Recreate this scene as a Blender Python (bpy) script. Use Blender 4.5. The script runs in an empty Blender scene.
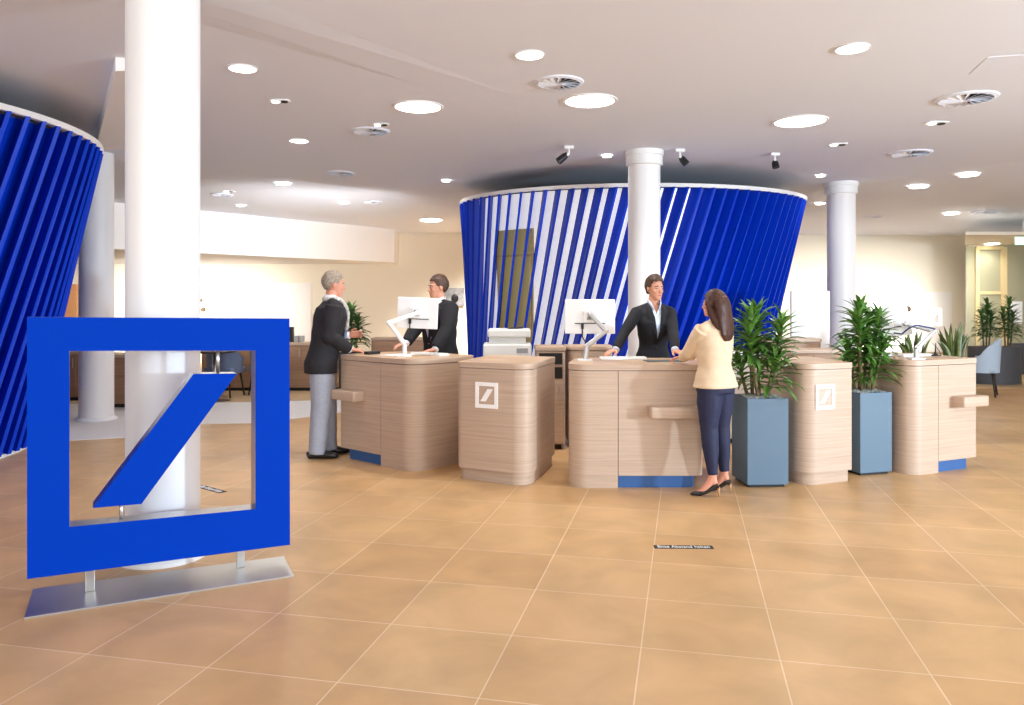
import bpy, bmesh, math, random
from mathutils import Vector, Matrix, noise
from math import pi, sin, cos, atan2, sqrt, radians

# ------------------------------------------------------------------ camera, world, large lights, exposure
SC = bpy.context.scene
COL = SC.collection
F, HC, YH, CX = 780.0, 1.55, 305.0, 512.0            # focal length in pixels, eye height, horizon row
cam_d = bpy.data.cameras.new('camera')
cam = bpy.data.objects.new('camera', cam_d)
COL.objects.link(cam)
cam_d.sensor_width = 36.0
cam_d.lens = F / 1024 * 36.0
cam_d.shift_y = -(352.5 - YH) / 1024
cam_d.clip_end = 200
cam.location = (0, 0, HC)
cam.rotation_euler = (pi / 2, 0, 0)
SC.camera = cam

world = bpy.data.worlds.new('world')
SC.world = world
world.use_nodes = True
world.node_tree.nodes['Background'].inputs[0].default_value = (0.93, 0.965, 1.0, 1)
world.node_tree.nodes['Background'].inputs[1].default_value = 1.65
SC.view_settings.view_transform = 'Standard'
SC.view_settings.look = 'None'
SC.view_settings.gamma = 1
SC.view_settings.use_curve_mapping = False
SC.view_settings.exposure = 0.0
SC.cycles.max_bounces = 8
SC.cycles.diffuse_bounces = 5


def lamp(name, kind, loc, aim, power, size=1.0, size_y=None, color=(1, 1, 1), spot=None, parent=None):
    d = bpy.data.lights.new(name, kind)
    d.energy = power
    d.color = color
    if kind == 'AREA':
        d.shape = 'RECTANGLE' if size_y else 'DISK'
        d.size = size
        if name == 'wall_fill':
            d.spread = radians(80)
        if size_y:
            d.size_y = size_y
    elif kind == 'SPOT':
        d.spot_size = spot or radians(120)
        d.spot_blend = 0.8
        d.shadow_soft_size = size
    else:
        d.shadow_soft_size = size
    o = bpy.data.objects.new(name, d)
    COL.objects.link(o)
    o.location = loc
    o.rotation_euler = (Vector(aim) - Vector(loc)).to_track_quat('-Z', 'Y').to_euler()
    if parent:
        o.parent = parent
    return o


lamp('side_light', 'AREA', (9.4, 1.0, 1.7), (1.6, 6.8, 0.9), 760, 0.42, 0.42, (0.66, 0.84, 1.0))  # daylight from windows out of view at the right, casts the clear shadows
lamp('side_light', 'AREA', (9.5, -3.5, 2.1), (-1.0, 7.0, 1.6), 420, 5.0, 2.8, (0.84, 0.93, 1.0))  # broad soft light added on the right, no window built there
lamp('side_light', 'AREA', (-5.2, -2.5, 2.3), (-1.4, 7.6, 0.7), 170, 3.2, 2.2, (0.95, 0.98, 1.0))  # unseen light added to brighten the left face of the leftmost counter
lamp('wall_fill', 'AREA', (-2.3, 12.2, 2.2), (-5.6, 17.6, 2.9), 75, 2.5, 0.6, (1.0, 0.98, 0.95))  # unseen lamp added in mid-air to brighten the bulkhead
lamp('wall_fill', 'AREA', (0.6, 19.7, 3.35), (0.2, 20.6, 0.6), 190, 5.0, 0.5, (1.0, 0.97, 0.92))  # from here on, unseen lamps added to brighten the back walls
lamp('wall_fill', 'AREA', (8.2, 15.8, 2.75), (8.3, 18.6, 1.2), 80, 4.5, 0.6, (1.0, 0.96, 0.9))
lamp('wall_fill', 'AREA', (-8.7, 18.2, 2.5), (-8.6, 20.8, 1.2), 110, 4.6, 0.6, (1.0, 0.97, 0.92))

random.seed(7)


def gp(x, y, z=0.0):
    """the point at height z that the photograph shows at pixel x, y"""
    Y = (HC - z) * F / (y - YH)
    return Vector(((x - CX) * Y / F, Y, z))


def at(x, y, Y):
    return Vector(((x - CX) * Y / F, Y, HC - (y - YH) * Y / F))


# ------------------------------------------------------------------ materials
def lin(c):
    c = c / 255.0
    return c / 12.92 if c <= 0.04045 else ((c + 0.055) / 1.055) ** 2.4


def rgb(r, g, b):
    return (lin(r), lin(g), lin(b), 1)


def mat(name, col, rough=0.5, metal=0.0, spec=0.5, emit=0.0, var=0.0, vscale=8.0, bump=0.0, bscale=60.0, sheen=0.0, sss=0.0):
    m = bpy.data.materials.new(name)
    m.use_nodes = True
    nt = m.node_tree
    b = nt.nodes['Principled BSDF']
    b.inputs['Base Color'].default_value = col
    b.inputs['Roughness'].default_value = rough
    b.inputs['Metallic'].default_value = metal
    b.inputs['Specular IOR Level'].default_value = spec
    if emit:
        b.inputs['Emission Color'].default_value = col
        b.inputs['Emission Strength'].default_value = emit
    if sss:
        b.inputs['Subsurface Weight'].default_value = sss
        b.inputs['Subsurface Radius'].default_value = (0.01, 0.004, 0.002)
    tc = None
    if var or bump:
        tc = nt.nodes.new('ShaderNodeTexCoord')
    if var:
        n = nt.nodes.new('ShaderNodeTexNoise')
        n.inputs['Scale'].default_value = vscale
        n.inputs['Detail'].default_value = 4
        nt.links.new(tc.outputs['Object'], n.inputs['Vector'])
        r = nt.nodes.new('ShaderNodeMapRange')
        r.inputs['From Min'].default_value = 0.3
        r.inputs['From Max'].default_value = 0.7
        r.inputs['To Min'].default_value = 1 - var
        r.inputs['To Max'].default_value = 1 + var
        nt.links.new(n.outputs['Fac'], r.inputs['Value'])
        mx = nt.nodes.new('ShaderNodeMix')
        mx.data_type = 'RGBA'
        mx.blend_type = 'MULTIPLY'
        mx.inputs['Factor'].default_value = 1
        mx.inputs['A'].default_value = col
        nt.links.new(r.outputs['Result'], mx.inputs['B'])
        nt.links.new(mx.outputs['Result'], b.inputs['Base Color'])
    if bump:
        n2 = nt.nodes.new('ShaderNodeTexNoise')
        n2.inputs['Scale'].default_value = bscale
        nt.links.new(tc.outputs['Object'], n2.inputs['Vector'])
        bp = nt.nodes.new('ShaderNodeBump')
        bp.inputs['Strength'].default_value = bump
        bp.inputs['Distance'].default_value = 0.01
        nt.links.new(n2.outputs['Fac'], bp.inputs['Height'])
        nt.links.new(bp.outputs['Normal'], b.inputs['Normal'])
    return m


def wood(name, light, dark, rough=0.45, sx=1.3, sz=70.0):
    """horizontal grain: noise squeezed in z"""
    m = mat(name, light, rough)
    nt = m.node_tree
    b = nt.nodes['Principled BSDF']
    tc = nt.nodes.new('ShaderNodeTexCoord')
    mp = nt.nodes.new('ShaderNodeMapping')
    mp.inputs['Scale'].default_value = (sx, sx, sz)
    nt.links.new(tc.outputs['Object'], mp.inputs['Vector'])
    n = nt.nodes.new('ShaderNodeTexNoise')
    n.inputs['Scale'].default_value = 1.0
    n.inputs['Detail'].default_value = 6
    n.inputs['Roughness'].default_value = 0.65
    nt.links.new(mp.outputs['Vector'], n.inputs['Vector'])
    cr = nt.nodes.new('ShaderNodeValToRGB')
    cr.color_ramp.elements[0].position = 0.34
    cr.color_ramp.elements[0].color = dark
    cr.color_ramp.elements[1].position = 0.62
    cr.color_ramp.elements[1].color = light
    nt.links.new(n.outputs['Fac'], cr.inputs['Fac'])
    nt.links.new(cr.outputs['Color'], b.inputs['Base Color'])
    return m


def floor_mat():
    m = mat('floor_tiles', rgb(205, 165, 120), 0.36, spec=0.28)
    nt = m.node_tree
    b = nt.nodes['Principled BSDF']
    tc = nt.nodes.new('ShaderNodeTexCoord')
    mp = nt.nodes.new('ShaderNodeMapping')
    mp.vector_type = 'TEXTURE'
    mp.inputs['Location'].default_value = (0.584, 3.53, 0)
    mp.inputs['Rotation'].default_value = (0, 0, -radians(12.5))
    nt.links.new(tc.outputs['Object'], mp.inputs['Vector'])
    br = nt.nodes.new('ShaderNodeTexBrick')
    br.offset = 0.0
    br.inputs['Scale'].default_value = 1.0
    br.inputs['Brick Width'].default_value = 0.6
    br.inputs['Row Height'].default_value = 0.6
    br.inputs['Mortar Size'].default_value = 0.0035
    br.inputs['Mortar Smooth'].default_value = 0.3
    br.inputs['Color1'].default_value = rgb(203, 164, 117)
    br.inputs['Color2'].default_value = rgb(194, 153, 106)
    br.inputs['Mortar'].default_value = rgb(222, 196, 162)
    nt.links.new(mp.outputs['Vector'], br.inputs['Vector'])
    n = nt.nodes.new('ShaderNodeTexNoise')
    n.inputs['Scale'].default_value = 2.3
    n.inputs['Detail'].default_value = 6
    n.inputs['Distortion'].default_value = 0.6
    nt.links.new(mp.outputs['Vector'], n.inputs['Vector'])
    r = nt.nodes.new('ShaderNodeMapRange')
    r.inputs['From Min'].default_value = 0.3
    r.inputs['From Max'].default_value = 0.7
    r.inputs['To Min'].default_value = 0.86
    r.inputs['To Max'].default_value = 1.12
    nt.links.new(n.outputs['Fac'], r.inputs['Value'])
    mx = nt.nodes.new('ShaderNodeMix')
    mx.data_type = 'RGBA'
    mx.blend_type = 'MULTIPLY'
    mx.inputs['Factor'].default_value = 1
    nt.links.new(br.outputs['Color'], mx.inputs['A'])
    nt.links.new(r.outputs['Result'], mx.inputs['B'])
    nt.links.new(mx.outputs['Result'], b.inputs['Base Color'])
    return m


M = {}
M['floor'] = floor_mat()
M['carpet'] = mat('grey_carpet', rgb(218, 215, 213), 0.9, var=0.05, vscale=30)
M['parquet'] = mat('brown_floor', rgb(190, 162, 124), 0.6, var=0.06, vscale=5)
M['ceiling'] = mat('ceiling_plaster', rgb(229, 234, 246), 0.9, spec=0.2)
M['wall'] = mat('cream_wall', rgb(236, 229, 212), 0.85, spec=0.2)
M['white_wall'] = mat('white_wall', rgb(238, 236, 234), 0.8, spec=0.2)
M['column'] = mat('column_white', rgb(238, 237, 237), 0.45)
M['white'] = mat('white_plastic', rgb(238, 238, 238), 0.4)
M['offwhite'] = mat('printer_white', rgb(226, 226, 222), 0.45)
M['greyp'] = mat('grey_plastic', rgb(150, 150, 150), 0.45)
M['blue'] = mat('fin_blue', rgb(0, 56, 194), 0.42, spec=0.2)
M['sign'] = mat('sign_blue', rgb(0, 54, 168), 0.6, spec=0.04)
M['finwhite'] = mat('drum_white', rgb(232, 232, 238), 0.35)
M['steel'] = mat('brushed_steel', rgb(190, 190, 192), 0.28, 1.0, bump=0.02, bscale=200)
M['plate'] = mat('steel_plate', rgb(205, 203, 198), 0.36, 1.0)
M['silver'] = mat('silver_arm', rgb(196, 198, 200), 0.35, 0.6)
M['black'] = mat('black_plastic', rgb(20, 20, 22), 0.45)
M['dark'] = mat('dark_recess', rgb(26, 24, 24), 0.7)
M['wood'] = wood('grey_oak', rgb(198, 173, 152), rgb(181, 156, 135))
M['wood_top'] = wood('oak_top', rgb(200, 170, 138), rgb(180, 148, 116), 0.4, 3.0, 3.0)
M['wood_dark'] = wood('brown_oak', rgb(172, 136, 106), rgb(146, 112, 86))
M['plinth'] = mat('blue_plinth', rgb(48, 90, 146), 0.5)
M['planter'] = mat('slate_blue', rgb(88, 111, 130), 0.5)
M['planter_dark'] = mat('charcoal_planter', rgb(72, 72, 76), 0.6)
M['gravel'] = mat('gravel_grey', rgb(186, 192, 190), 0.8, var=0.35, vscale=90, bump=0.8, bscale=120)
M['leaf'] = mat('leaf_green', rgb(84, 128, 52), 0.42, var=0.35, vscale=14)
M['leaf2'] = mat('leaf_dark', rgb(70, 110, 52), 0.45, var=0.3, vscale=12)
M['snake'] = mat('snake_leaf', rgb(84, 98, 46), 0.45, var=0.4, vscale=18)
M['cane'] = mat('cane_bark', rgb(112, 94, 66), 0.8, var=0.3, vscale=20)
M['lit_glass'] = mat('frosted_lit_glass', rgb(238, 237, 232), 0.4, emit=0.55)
M['glow'] = mat('lamp_glow', (1.0, 0.95, 0.86, 1), 0.5, emit=9.0)
M['screen'] = mat('lit_panel', (1.0, 1.0, 0.98, 1), 0.5, emit=1.1)
M['emblem'] = mat('emblem_white', rgb(250, 250, 250), 0.4)
M['glass'] = mat('olive_glass', rgb(158, 154, 126), 0.12, spec=0.6, emit=0.08)
M['window_glass'] = mat('lit_window_olive', rgb(168, 154, 104), 0.15, spec=0.5, emit=0.32)
M['frame_beige'] = mat('beige_frame', rgb(212, 190, 140), 0.5)
M['wood_strip'] = mat('door_wood', rgb(196, 140, 92), 0.5)
M['chair_blue'] = mat('chair_blue', rgb(112, 130, 164), 0.85, var=0.08)
M['chair_grey'] = mat('chair_grey', rgb(150, 150, 152), 0.85, var=0.08)
M['chair_pale'] = mat('chair_pale', rgb(168, 184, 200), 0.8)
M['leg_dark'] = mat('chair_leg', rgb(40, 32, 30), 0.5)
M['paper'] = mat('paper', rgb(240, 240, 240), 0.7)
M['mat_grey'] = mat('desk_mat', rgb(84, 92, 92), 0.6)
M['cable_blue'] = mat('cable_navy', rgb(40, 58, 108), 0.5)
M['photo_grey'] = mat('grey_picture', rgb(150, 152, 156), 0.6, var=0.5, vscale=5)
M['exit'] = mat('exit_glow', (0.55, 0.95, 0.8, 1), 0.5, emit=1.2)
# people
M['skin_a'] = mat('skin_fair', rgb(210, 150, 122), 0.5, sss=0.08)
M['skin_b'] = mat('skin_rosy', rgb(212, 148, 122), 0.5, sss=0.08)
M['lip'] = mat('lip', rgb(180, 100, 92), 0.45)
M['eye'] = mat('eye_white', rgb(196, 190, 184), 0.3)
M['iris'] = mat('iris_dark', rgb(46, 36, 30), 0.3)
M['hair_grey'] = mat('hair_grey', rgb(142, 128, 112), 0.6, var=0.35, vscale=60, bump=0.6, bscale=90)
M['hair_brown'] = mat('hair_brown', rgb(66, 42, 26), 0.5, var=0.3, vscale=60, bump=0.6, bscale=90)
M['hair_long'] = mat('hair_auburn', rgb(66, 34, 20), 0.5, var=0.3, vscale=40, bump=0.25, bscale=60)
M['suit'] = mat('charcoal_wool', rgb(30, 28, 33), 0.85, var=0.1, vscale=60)
M['suit_black'] = mat('black_wool', rgb(20, 20, 27), 0.85, var=0.1, vscale=60)
M['cream'] = mat('cream_wool', rgb(220, 194, 162), 0.8, var=0.04, vscale=30)
M['trousers_grey'] = mat('grey_trousers', rgb(150, 154, 166), 0.85, var=0.06, vscale=40)
M['trousers_navy'] = mat('navy_trousers', rgb(25, 31, 64), 0.7, var=0.06, vscale=40)
M['shirt_white'] = mat('white_shirt', rgb(236, 238, 244), 0.8)
M['shirt_blue'] = mat('pale_blue_shirt', rgb(212, 224, 242), 0.8)
M['tie'] = mat('lilac_tie', rgb(178, 166, 204), 0.6)
M['scarf'] = mat('scarf_grey', rgb(182, 178, 174), 0.9, var=0.3, vscale=40)
M['scarf_blue'] = mat('scarf_slate', rgb(112, 122, 146), 0.9, var=0.25, vscale=30)
M['shoe'] = mat('black_leather', rgb(22, 20, 20), 0.3)
M['heel'] = mat('heel_tan', rgb(190, 140, 96), 0.4)


# ------------------------------------------------------------------ mesh helpers
def finish(bm, name, m, parent=None, smooth=False, autosmooth=None):
    me = bpy.data.meshes.new(name)
    bmesh.ops.recalc_face_normals(bm, faces=bm.faces[:])
    if name == 'worktop':                       # veneered edge band around a tan top
        bm.normal_update()
        for f in bm.faces:
            f.material_index = 0 if f.normal.z > 0.8 else 1
        m = [m, M['wood'] if m is M['wood_top'] else m]
    bm.to_mesh(me)
    bm.free()
    for x in (m if isinstance(m, (list, tuple)) else [m]):
        me.materials.append(x)
    if smooth:
        for p in me.polygons:
            p.use_smooth = True
    if autosmooth:
        for p in me.polygons:
            p.use_smooth = True
        me.set_sharp_from_angle(angle=autosmooth)
    o = bpy.data.objects.new(name, me)
    COL.objects.link(o)
    if parent:
        o.parent = parent
    return o


def tag(o, label, cat, group=None):
    o['label'] = label
    o['category'] = cat
    if group:
        o['group'] = group
    return o


def thing(name, label, cat, loc=(0, 0, 0), rz=0.0, group=None):
    o = bpy.data.objects.new(name, None)
    COL.objects.link(o)
    o.location = loc
    o.rotation_euler = (0, 0, rz)
    o.empty_display_size = 0.1
    return tag(o, label, cat, group)


def struct(o):
    o['kind'] = 'structure'
    return o


def box(bm, c, s, rot=None, bev=0.0):
    """box centred at c, full sizes s"""
    r = bmesh.ops.create_cube(bm, size=1.0)
    vs = r['verts']
    if bev:
        pass
    mtx = Matrix.Translation(Vector(c)) @ (rot.to_4x4() if rot else Matrix()) @ Matrix.Diagonal((*s, 1))
    bmesh.ops.transform(bm, matrix=mtx, verts=vs)
    if bev:
        es = list({e for v in vs for e in v.link_edges})
        bmesh.ops.bevel(bm, geom=es, offset=bev, segments=2, affect='EDGES', profile=0.5)


def rounded(pts, rads, n=8):
    """round the corners of a polygon; rads one number or one per corner"""
    out = []
    k = len(pts)
    if not isinstance(rads, (list, tuple)):
        rads = [rads] * k
    for i in range(k):
        p = Vector(pts[i][:2])
        a = Vector(pts[i - 1][:2]) - p
        b = Vector(pts[(i + 1) % k][:2]) - p
        r = rads[i]
        if r <= 0:
            out.append(p)
            continue
        ang = a.angle(b)
        d = r / math.tan(ang / 2)
        d = min(d, a.length * 0.49, b.length * 0.49)
        r = d * math.tan(ang / 2)
        a.normalize()
        b.normalize()
        c = p + (a + b).normalized() * (r / sin(ang / 2))
        s, e = p + a * d - c, p + b * d - c
        sa, ea = atan2(s.y, s.x), atan2(e.y, e.x)
        dd = (ea - sa + pi) % (2 * pi) - pi
        for j in range(n + 1):
            t = sa + dd * j / n
            out.append(c + Vector((cos(t), sin(t))) * r)
    return out


def prism(bm, poly, z0, z1, bev=0.0, mi=0):
    vb = [bm.verts.new((p[0], p[1], z0)) for p in poly]
    vt = [bm.verts.new((p[0], p[1], z1)) for p in poly]
    n = len(poly)
    fs = [bm.faces.new(vb[::-1]), bm.faces.new(vt)]
    for i in range(n):
        fs.append(bm.faces.new((vb[i], vb[(i + 1) % n], vt[(i + 1) % n], vt[i])))
    for f in fs:
        f.material_index = mi
    if bev:
        es = [e for e in fs[0].edges] + [e for e in fs[1].edges]
        bmesh.ops.bevel(bm, geom=es, offset=bev, segments=2, affect='EDGES', profile=0.5)


def scale_poly(poly, d):
    """move a convex-ish polygon inward by d towards its centroid side"""
    c = sum((Vector(p[:2]) for p in poly), Vector((0, 0))) / len(poly)
    return [Vector(p[:2]) + (c - Vector(p[:2])).normalized() * d for p in poly]


def lathe(bm, prof, c=(0, 0, 0), n=40, mi=0, cap=True):
    rings = []
    for r, z in prof:
        rings.append([bm.verts.new((c[0] + r * cos(2 * pi * i / n), c[1] + r * sin(2 * pi * i / n), c[2] + z)) for i in range(n)])
    for a, b in zip(rings, rings[1:]):
        for i in range(n):
            f = bm.faces.new((a[i], a[(i + 1) % n], b[(i + 1) % n], b[i]))
            f.material_index = mi
    if cap:
        bm.faces.new(rings[0][::-1]).material_index = mi
        bm.faces.new(rings[-1]).material_index = mi


def tube(bm, pts, radii, n=12, flat=1.0, up=None, mi=0):
    """a tapered tube through pts; flat squeezes the section along the second axis"""
    pts = [Vector(p) for p in pts]
    if not isinstance(radii, (list, tuple)):
        radii = [radii] * len(pts)
    rings = []
    ref = Vector(up) if up else None
    for i, p in enumerate(pts):
        t = (pts[min(i + 1, len(pts) - 1)] - pts[max(i - 1, 0)]).normalized()
        if ref is None:
            ref = Vector((0, 0, 1)) if abs(t.z) < 0.9 else Vector((0, 1, 0))
        e2 = (ref - t * ref.dot(t))
        if e2.length < 1e-4:
            e2 = t.orthogonal()
        e2.normalize()
        e1 = t.cross(e2)
        if not up:
            ref = e2
        r = radii[i]
        rr = r if isinstance(r, (tuple, list)) else (r, r * flat)
        rings.append([bm.verts.new(p + e1 * rr[0] * cos(2 * pi * j / n) + e2 * rr[1] * sin(2 * pi * j / n)) for j in range(n)])
    for a, b in zip(rings, rings[1:]):
        for j in range(n):
            bm.faces.new((a[j], a[(j + 1) % n], b[(j + 1) % n], b[j])).material_index = mi
    bm.faces.new(rings[0][::-1]).material_index = mi
    bm.faces.new(rings[-1]).material_index = mi


def ell(bm, c, r, rot=None, sub=3):
    v = bmesh.ops.create_icosphere(bm, subdivisions=sub, radius=1.0)['verts']
    bmesh.ops.transform(bm, matrix=Matrix.Translation(Vector(c)) @ (rot.to_4x4() if rot else Matrix()) @ Matrix.Diagonal((*r, 1)), verts=v)


def rings_z(bm, rings, n=28, power=2.0):
    """loft of horizontal (super)ellipse rings: (cx, cy, z, rx, ry)"""
    rs = []
    for cx, cy, z, rx, ry in rings:
        ring = []
        for i in range(n):
            t = 2 * pi * i / n
            c, s = cos(t), sin(t)
            ring.append(bm.verts.new((cx + rx * math.copysign(abs(c) ** (2 / power), c), cy + ry * math.copysign(abs(s) ** (2 / power), s), z)))
        rs.append(ring)
    for a, b in zip(rs, rs[1:]):
        for i in range(n):
            bm.faces.new((a[i], a[(i + 1) % n], b[(i + 1) % n], b[i]))
    bm.faces.new(rs[0][::-1])
    bm.faces.new(rs[-1])


def frame_matrix(n, up=(0, 0, 1)):
    """columns: x along the surface, y = up, z = n"""
    n = Vector(n).normalized()
    x = Vector(up).cross(n).normalized()
    y = n.cross(x)
    return Matrix((x, y, n)).transposed()


# ------------------------------------------------------------------ the room
bm = bmesh.new()
prism(bm, [(-14, -4), (16, -4), (16, 26), (-14, 26)], -0.2, 0.0)
struct(finish(bm, 'floor', M['floor']))
# the grey carpet strip and the brown floor of the advice area behind it
c_edge = [gp(60, 441), gp(128, 437.5), gp(205, 424), gp(262, 423), gp(300, 418), gp(352, 411)]
w_edge = [gp(60, 404), gp(205, 403), gp(262, 402), gp(340, 400)]
bm = bmesh.new()
prism(bm, [(p.x, p.y) for p in c_edge] + [(-2.2, 12.75)] + [(p.x, p.y) for p in w_edge[::-1]], 0.0, 0.004)
struct(finish(bm, 'floor_carpet', M['carpet']))
bm = bmesh.new()
prism(bm, [(p.x, p.y + 0.02) for p in w_edge] + [(-2.1, 20.7), (-12, 20.7), (-12, 12.4)], 0.0, 0.004)
struct(finish(bm, 'floor_parquet', M['parquet']))
bm = bmesh.new()
prism(bm, [(8.0, 14.6), (15.5, 14.2), (15.5, 24), (10.6, 24), (10.6, 16)], 0.0, 0.004)
struct(finish(bm, 'floor_parquet', M['parquet']))

# ceiling: flat main field, with shallow fields falling away towards the back corners
ZC = 3.6
A1, A2, A3 = (-13.5, 9.8), (-4.7, 11.7), (-1.0, 15.4)          # crease at the back, towards the advice area
B1, B2, B3 = (4.85, 15.2), (7.2, 11.1), (15.5, 8.2)            # crease at the back, towards the glass rooms
V = [(-13.5, -3.5, ZC), (15.5, -3.5, ZC), (*B3, ZC), (*B2, ZC), (*B1, ZC), (*A3, ZC), (*A2, ZC), (*A1, ZC),
     (-13.5, 20.8, 3.48), (-6.6, 20.8, 3.48), (2.6, 20.8, 3.48), (5.6, 18.9, 3.25), (10.8, 18.9, 3.22), (15.5, 18.9, 3.2)]
FC = [(0, 1, 2, 3, 4, 5, 6, 7), (7, 6, 9, 8), (6, 5, 10, 9), (5, 4, 11, 10), (4, 3, 12, 11), (3, 2, 13, 12)]
bm = bmesh.new()
vs = [bm.verts.new(v) for v in V]
for f in FC:
    bm.faces.new([vs[i] for i in f])
g = bmesh.ops.extrude_face_region(bm, geom=bm.faces[:])
for v in [e for e in g['geom'] if isinstance(e, bmesh.types.BMVert)]:
    v.co.z += 0.25
bmesh.ops.triangulate(bm, faces=[f for f in bm.faces if len(f.verts) > 4])
struct(finish(bm, 'ceiling', M['ceiling']))


def ceiling_band(p, q, w, drop, skew):
    """a shallow sloping fold that hangs from the ceiling along p-q"""
    p, q = Vector(p), Vector(q)
    d = (q - p).normalized()
    s = Vector((-d.y, d.x))
    bm = bmesh.new()
    prof = [(-w / 2, 0.0), (-w / 2 + 0.03, -drop * 0.15), (w / 2 - skew, -drop), (w / 2, 0.0)]
    r = [[bm.verts.new((*(e + s * a), ZC + 0.002 + b * g)) for a, b in prof] for e, g in ((p, 1.0), (q, 0.12))]
    for i in range(4):
        bm.faces.new((r[0][i], r[0][(i + 1) % 4], r[1][(i + 1) % 4], r[1][i]))
    bm.faces.new(r[0])
    bm.faces.new(r[1][::-1])
    return struct(finish(bm, 'ceiling_fold', M['ceiling']))


ceiling_band((-3.4, 3.7), (-0.1, 7.45), 1.0, 0.03, 0.5)

bm = bmesh.new()
box(bm, (-5.6, 20.95, 1.8), (16.5, 0.3, 3.8))
struct(finish(bm, 'wall_back', M['wall']))
bm = bmesh.new()
box(bm, (6.67, 19.05, 1.75), (8.62, 0.3, 3.5))
box(bm, (10.84, 21.0, 1.75), (0.28, 4.0, 3.5))
struct(finish(bm, 'wall_back_right', M['wall']))
bm = bmesh.new()
box(bm, (-13.6, 8.4, 1.85), (0.3, 25, 3.7))
struct(finish(bm, 'wall_left', M['white_wall']))
bm = bmesh.new()
box(bm, (15.6, 15.0, 1.85), (0.3, 13, 3.7))
struct(finish(bm, 'wall_right', M['wall']))
bm = bmesh.new()
box(bm, (13, 24.0, 1.75), (5.4, 0.3, 3.6))
box(bm, (13, 21.5, 3.3), (5.4, 5.4, 0.2))
struct(finish(bm, 'wall_far', M['wall']))

# dropped bulkhead in front of the advice area
b0, b1 = Vector((-7.9, 15.05)), Vector((-3.02, 20.0))
dd = (b1 - b0).normalized()
nn = Vector((-dd.y, dd.x))
bm = bmesh.new()
prism(bm, [b0, b1, b1 + Vector((0, 0.8)), Vector((-13.4, 20.8)), Vector((-13.4, 15.05))], 2.64, 3.62)
struct(finish(bm, 'bulkhead', M['white_wall']))
# white fascia of the raised ceiling strip beside the big column
bm = bmesh.new()
lo = [(-3.28, 6.45, 3.485), (-2.95, 6.62, 3.55), (-3.3, 7.9, 3.592), (-3.75, 9.2, 3.597), (-4.9, 10.1, 3.56), (-5.18, 9.7, 3.485)]
vl = [bm.verts.new(p) for p in lo]
vh = [bm.verts.new((p[0], p[1], 3.61)) for p in lo]
for i in range(6):
    bm.faces.new((vl[i], vl[(i + 1) % 6], vh[(i + 1) % 6], vh[i]))
bm.faces.new(vl[::-1])
bm.faces.new(vh)
bmesh.ops.triangulate(bm, faces=[f for f in bm.faces if len(f.verts) > 4])
struct(finish(bm, 'ceiling_trim', M['white_wall']))


# ------------------------------------------------------------------ columns
def column(x, y, r, label, base=True, top=True):
    t = thing('column', label, 'column', (x, y, 0))
    bm = bmesh.new()
    lathe(bm, [(r, 0.0), (r, ZC)], n=64)
    finish(bm, 'shaft', M['column'], t, autosmooth=radians(40))
    bm = bmesh.new()
    lathe(bm, [(r + 0.045, 0.0), (r + 0.045, 0.02), (r + 0.012, 0.045), (r + 0.002, 0.05)], n=64)
    finish(bm, 'base_ring', M['column'], t, autosmooth=radians(40))
    if top:
        bm = bmesh.new()
        lathe(bm, [(r + 0.002, ZC - 0.2), (r + 0.03, ZC - 0.19), (r + 0.03, ZC - 0.07), (r + 0.045, ZC - 0.065), (r + 0.045, ZC)], n=64)
        finish(bm, 'collar', M['column'], t, autosmooth=radians(40))
    return t


column(-2.155, 4.82, 0.213, 'thick white round column rising right behind the freestanding blue frame sign', top=False)
column(-5.62, 10.55, 0.215, 'white round column standing beside the dark blue drum on the grey carpet', top=False)
column(1.765, 10.42, 0.213, 'white round column in front of the striped blue and white drum')
column(5.53, 13.1, 0.224, 'white round column behind the second potted plant, near the cream back wall')


# ------------------------------------------------------------------ blue finned drums
def interp_lin(tab, x):
    if x <= tab[0][0]:
        return tab[0][1]
    for a, b in zip(tab, tab[1:]):
        if x <= b[0]:
            return a[1] + (b[1] - a[1]) * (x - a[0]) / (b[0] - a[0])
    return tab[-1][1]



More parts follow.
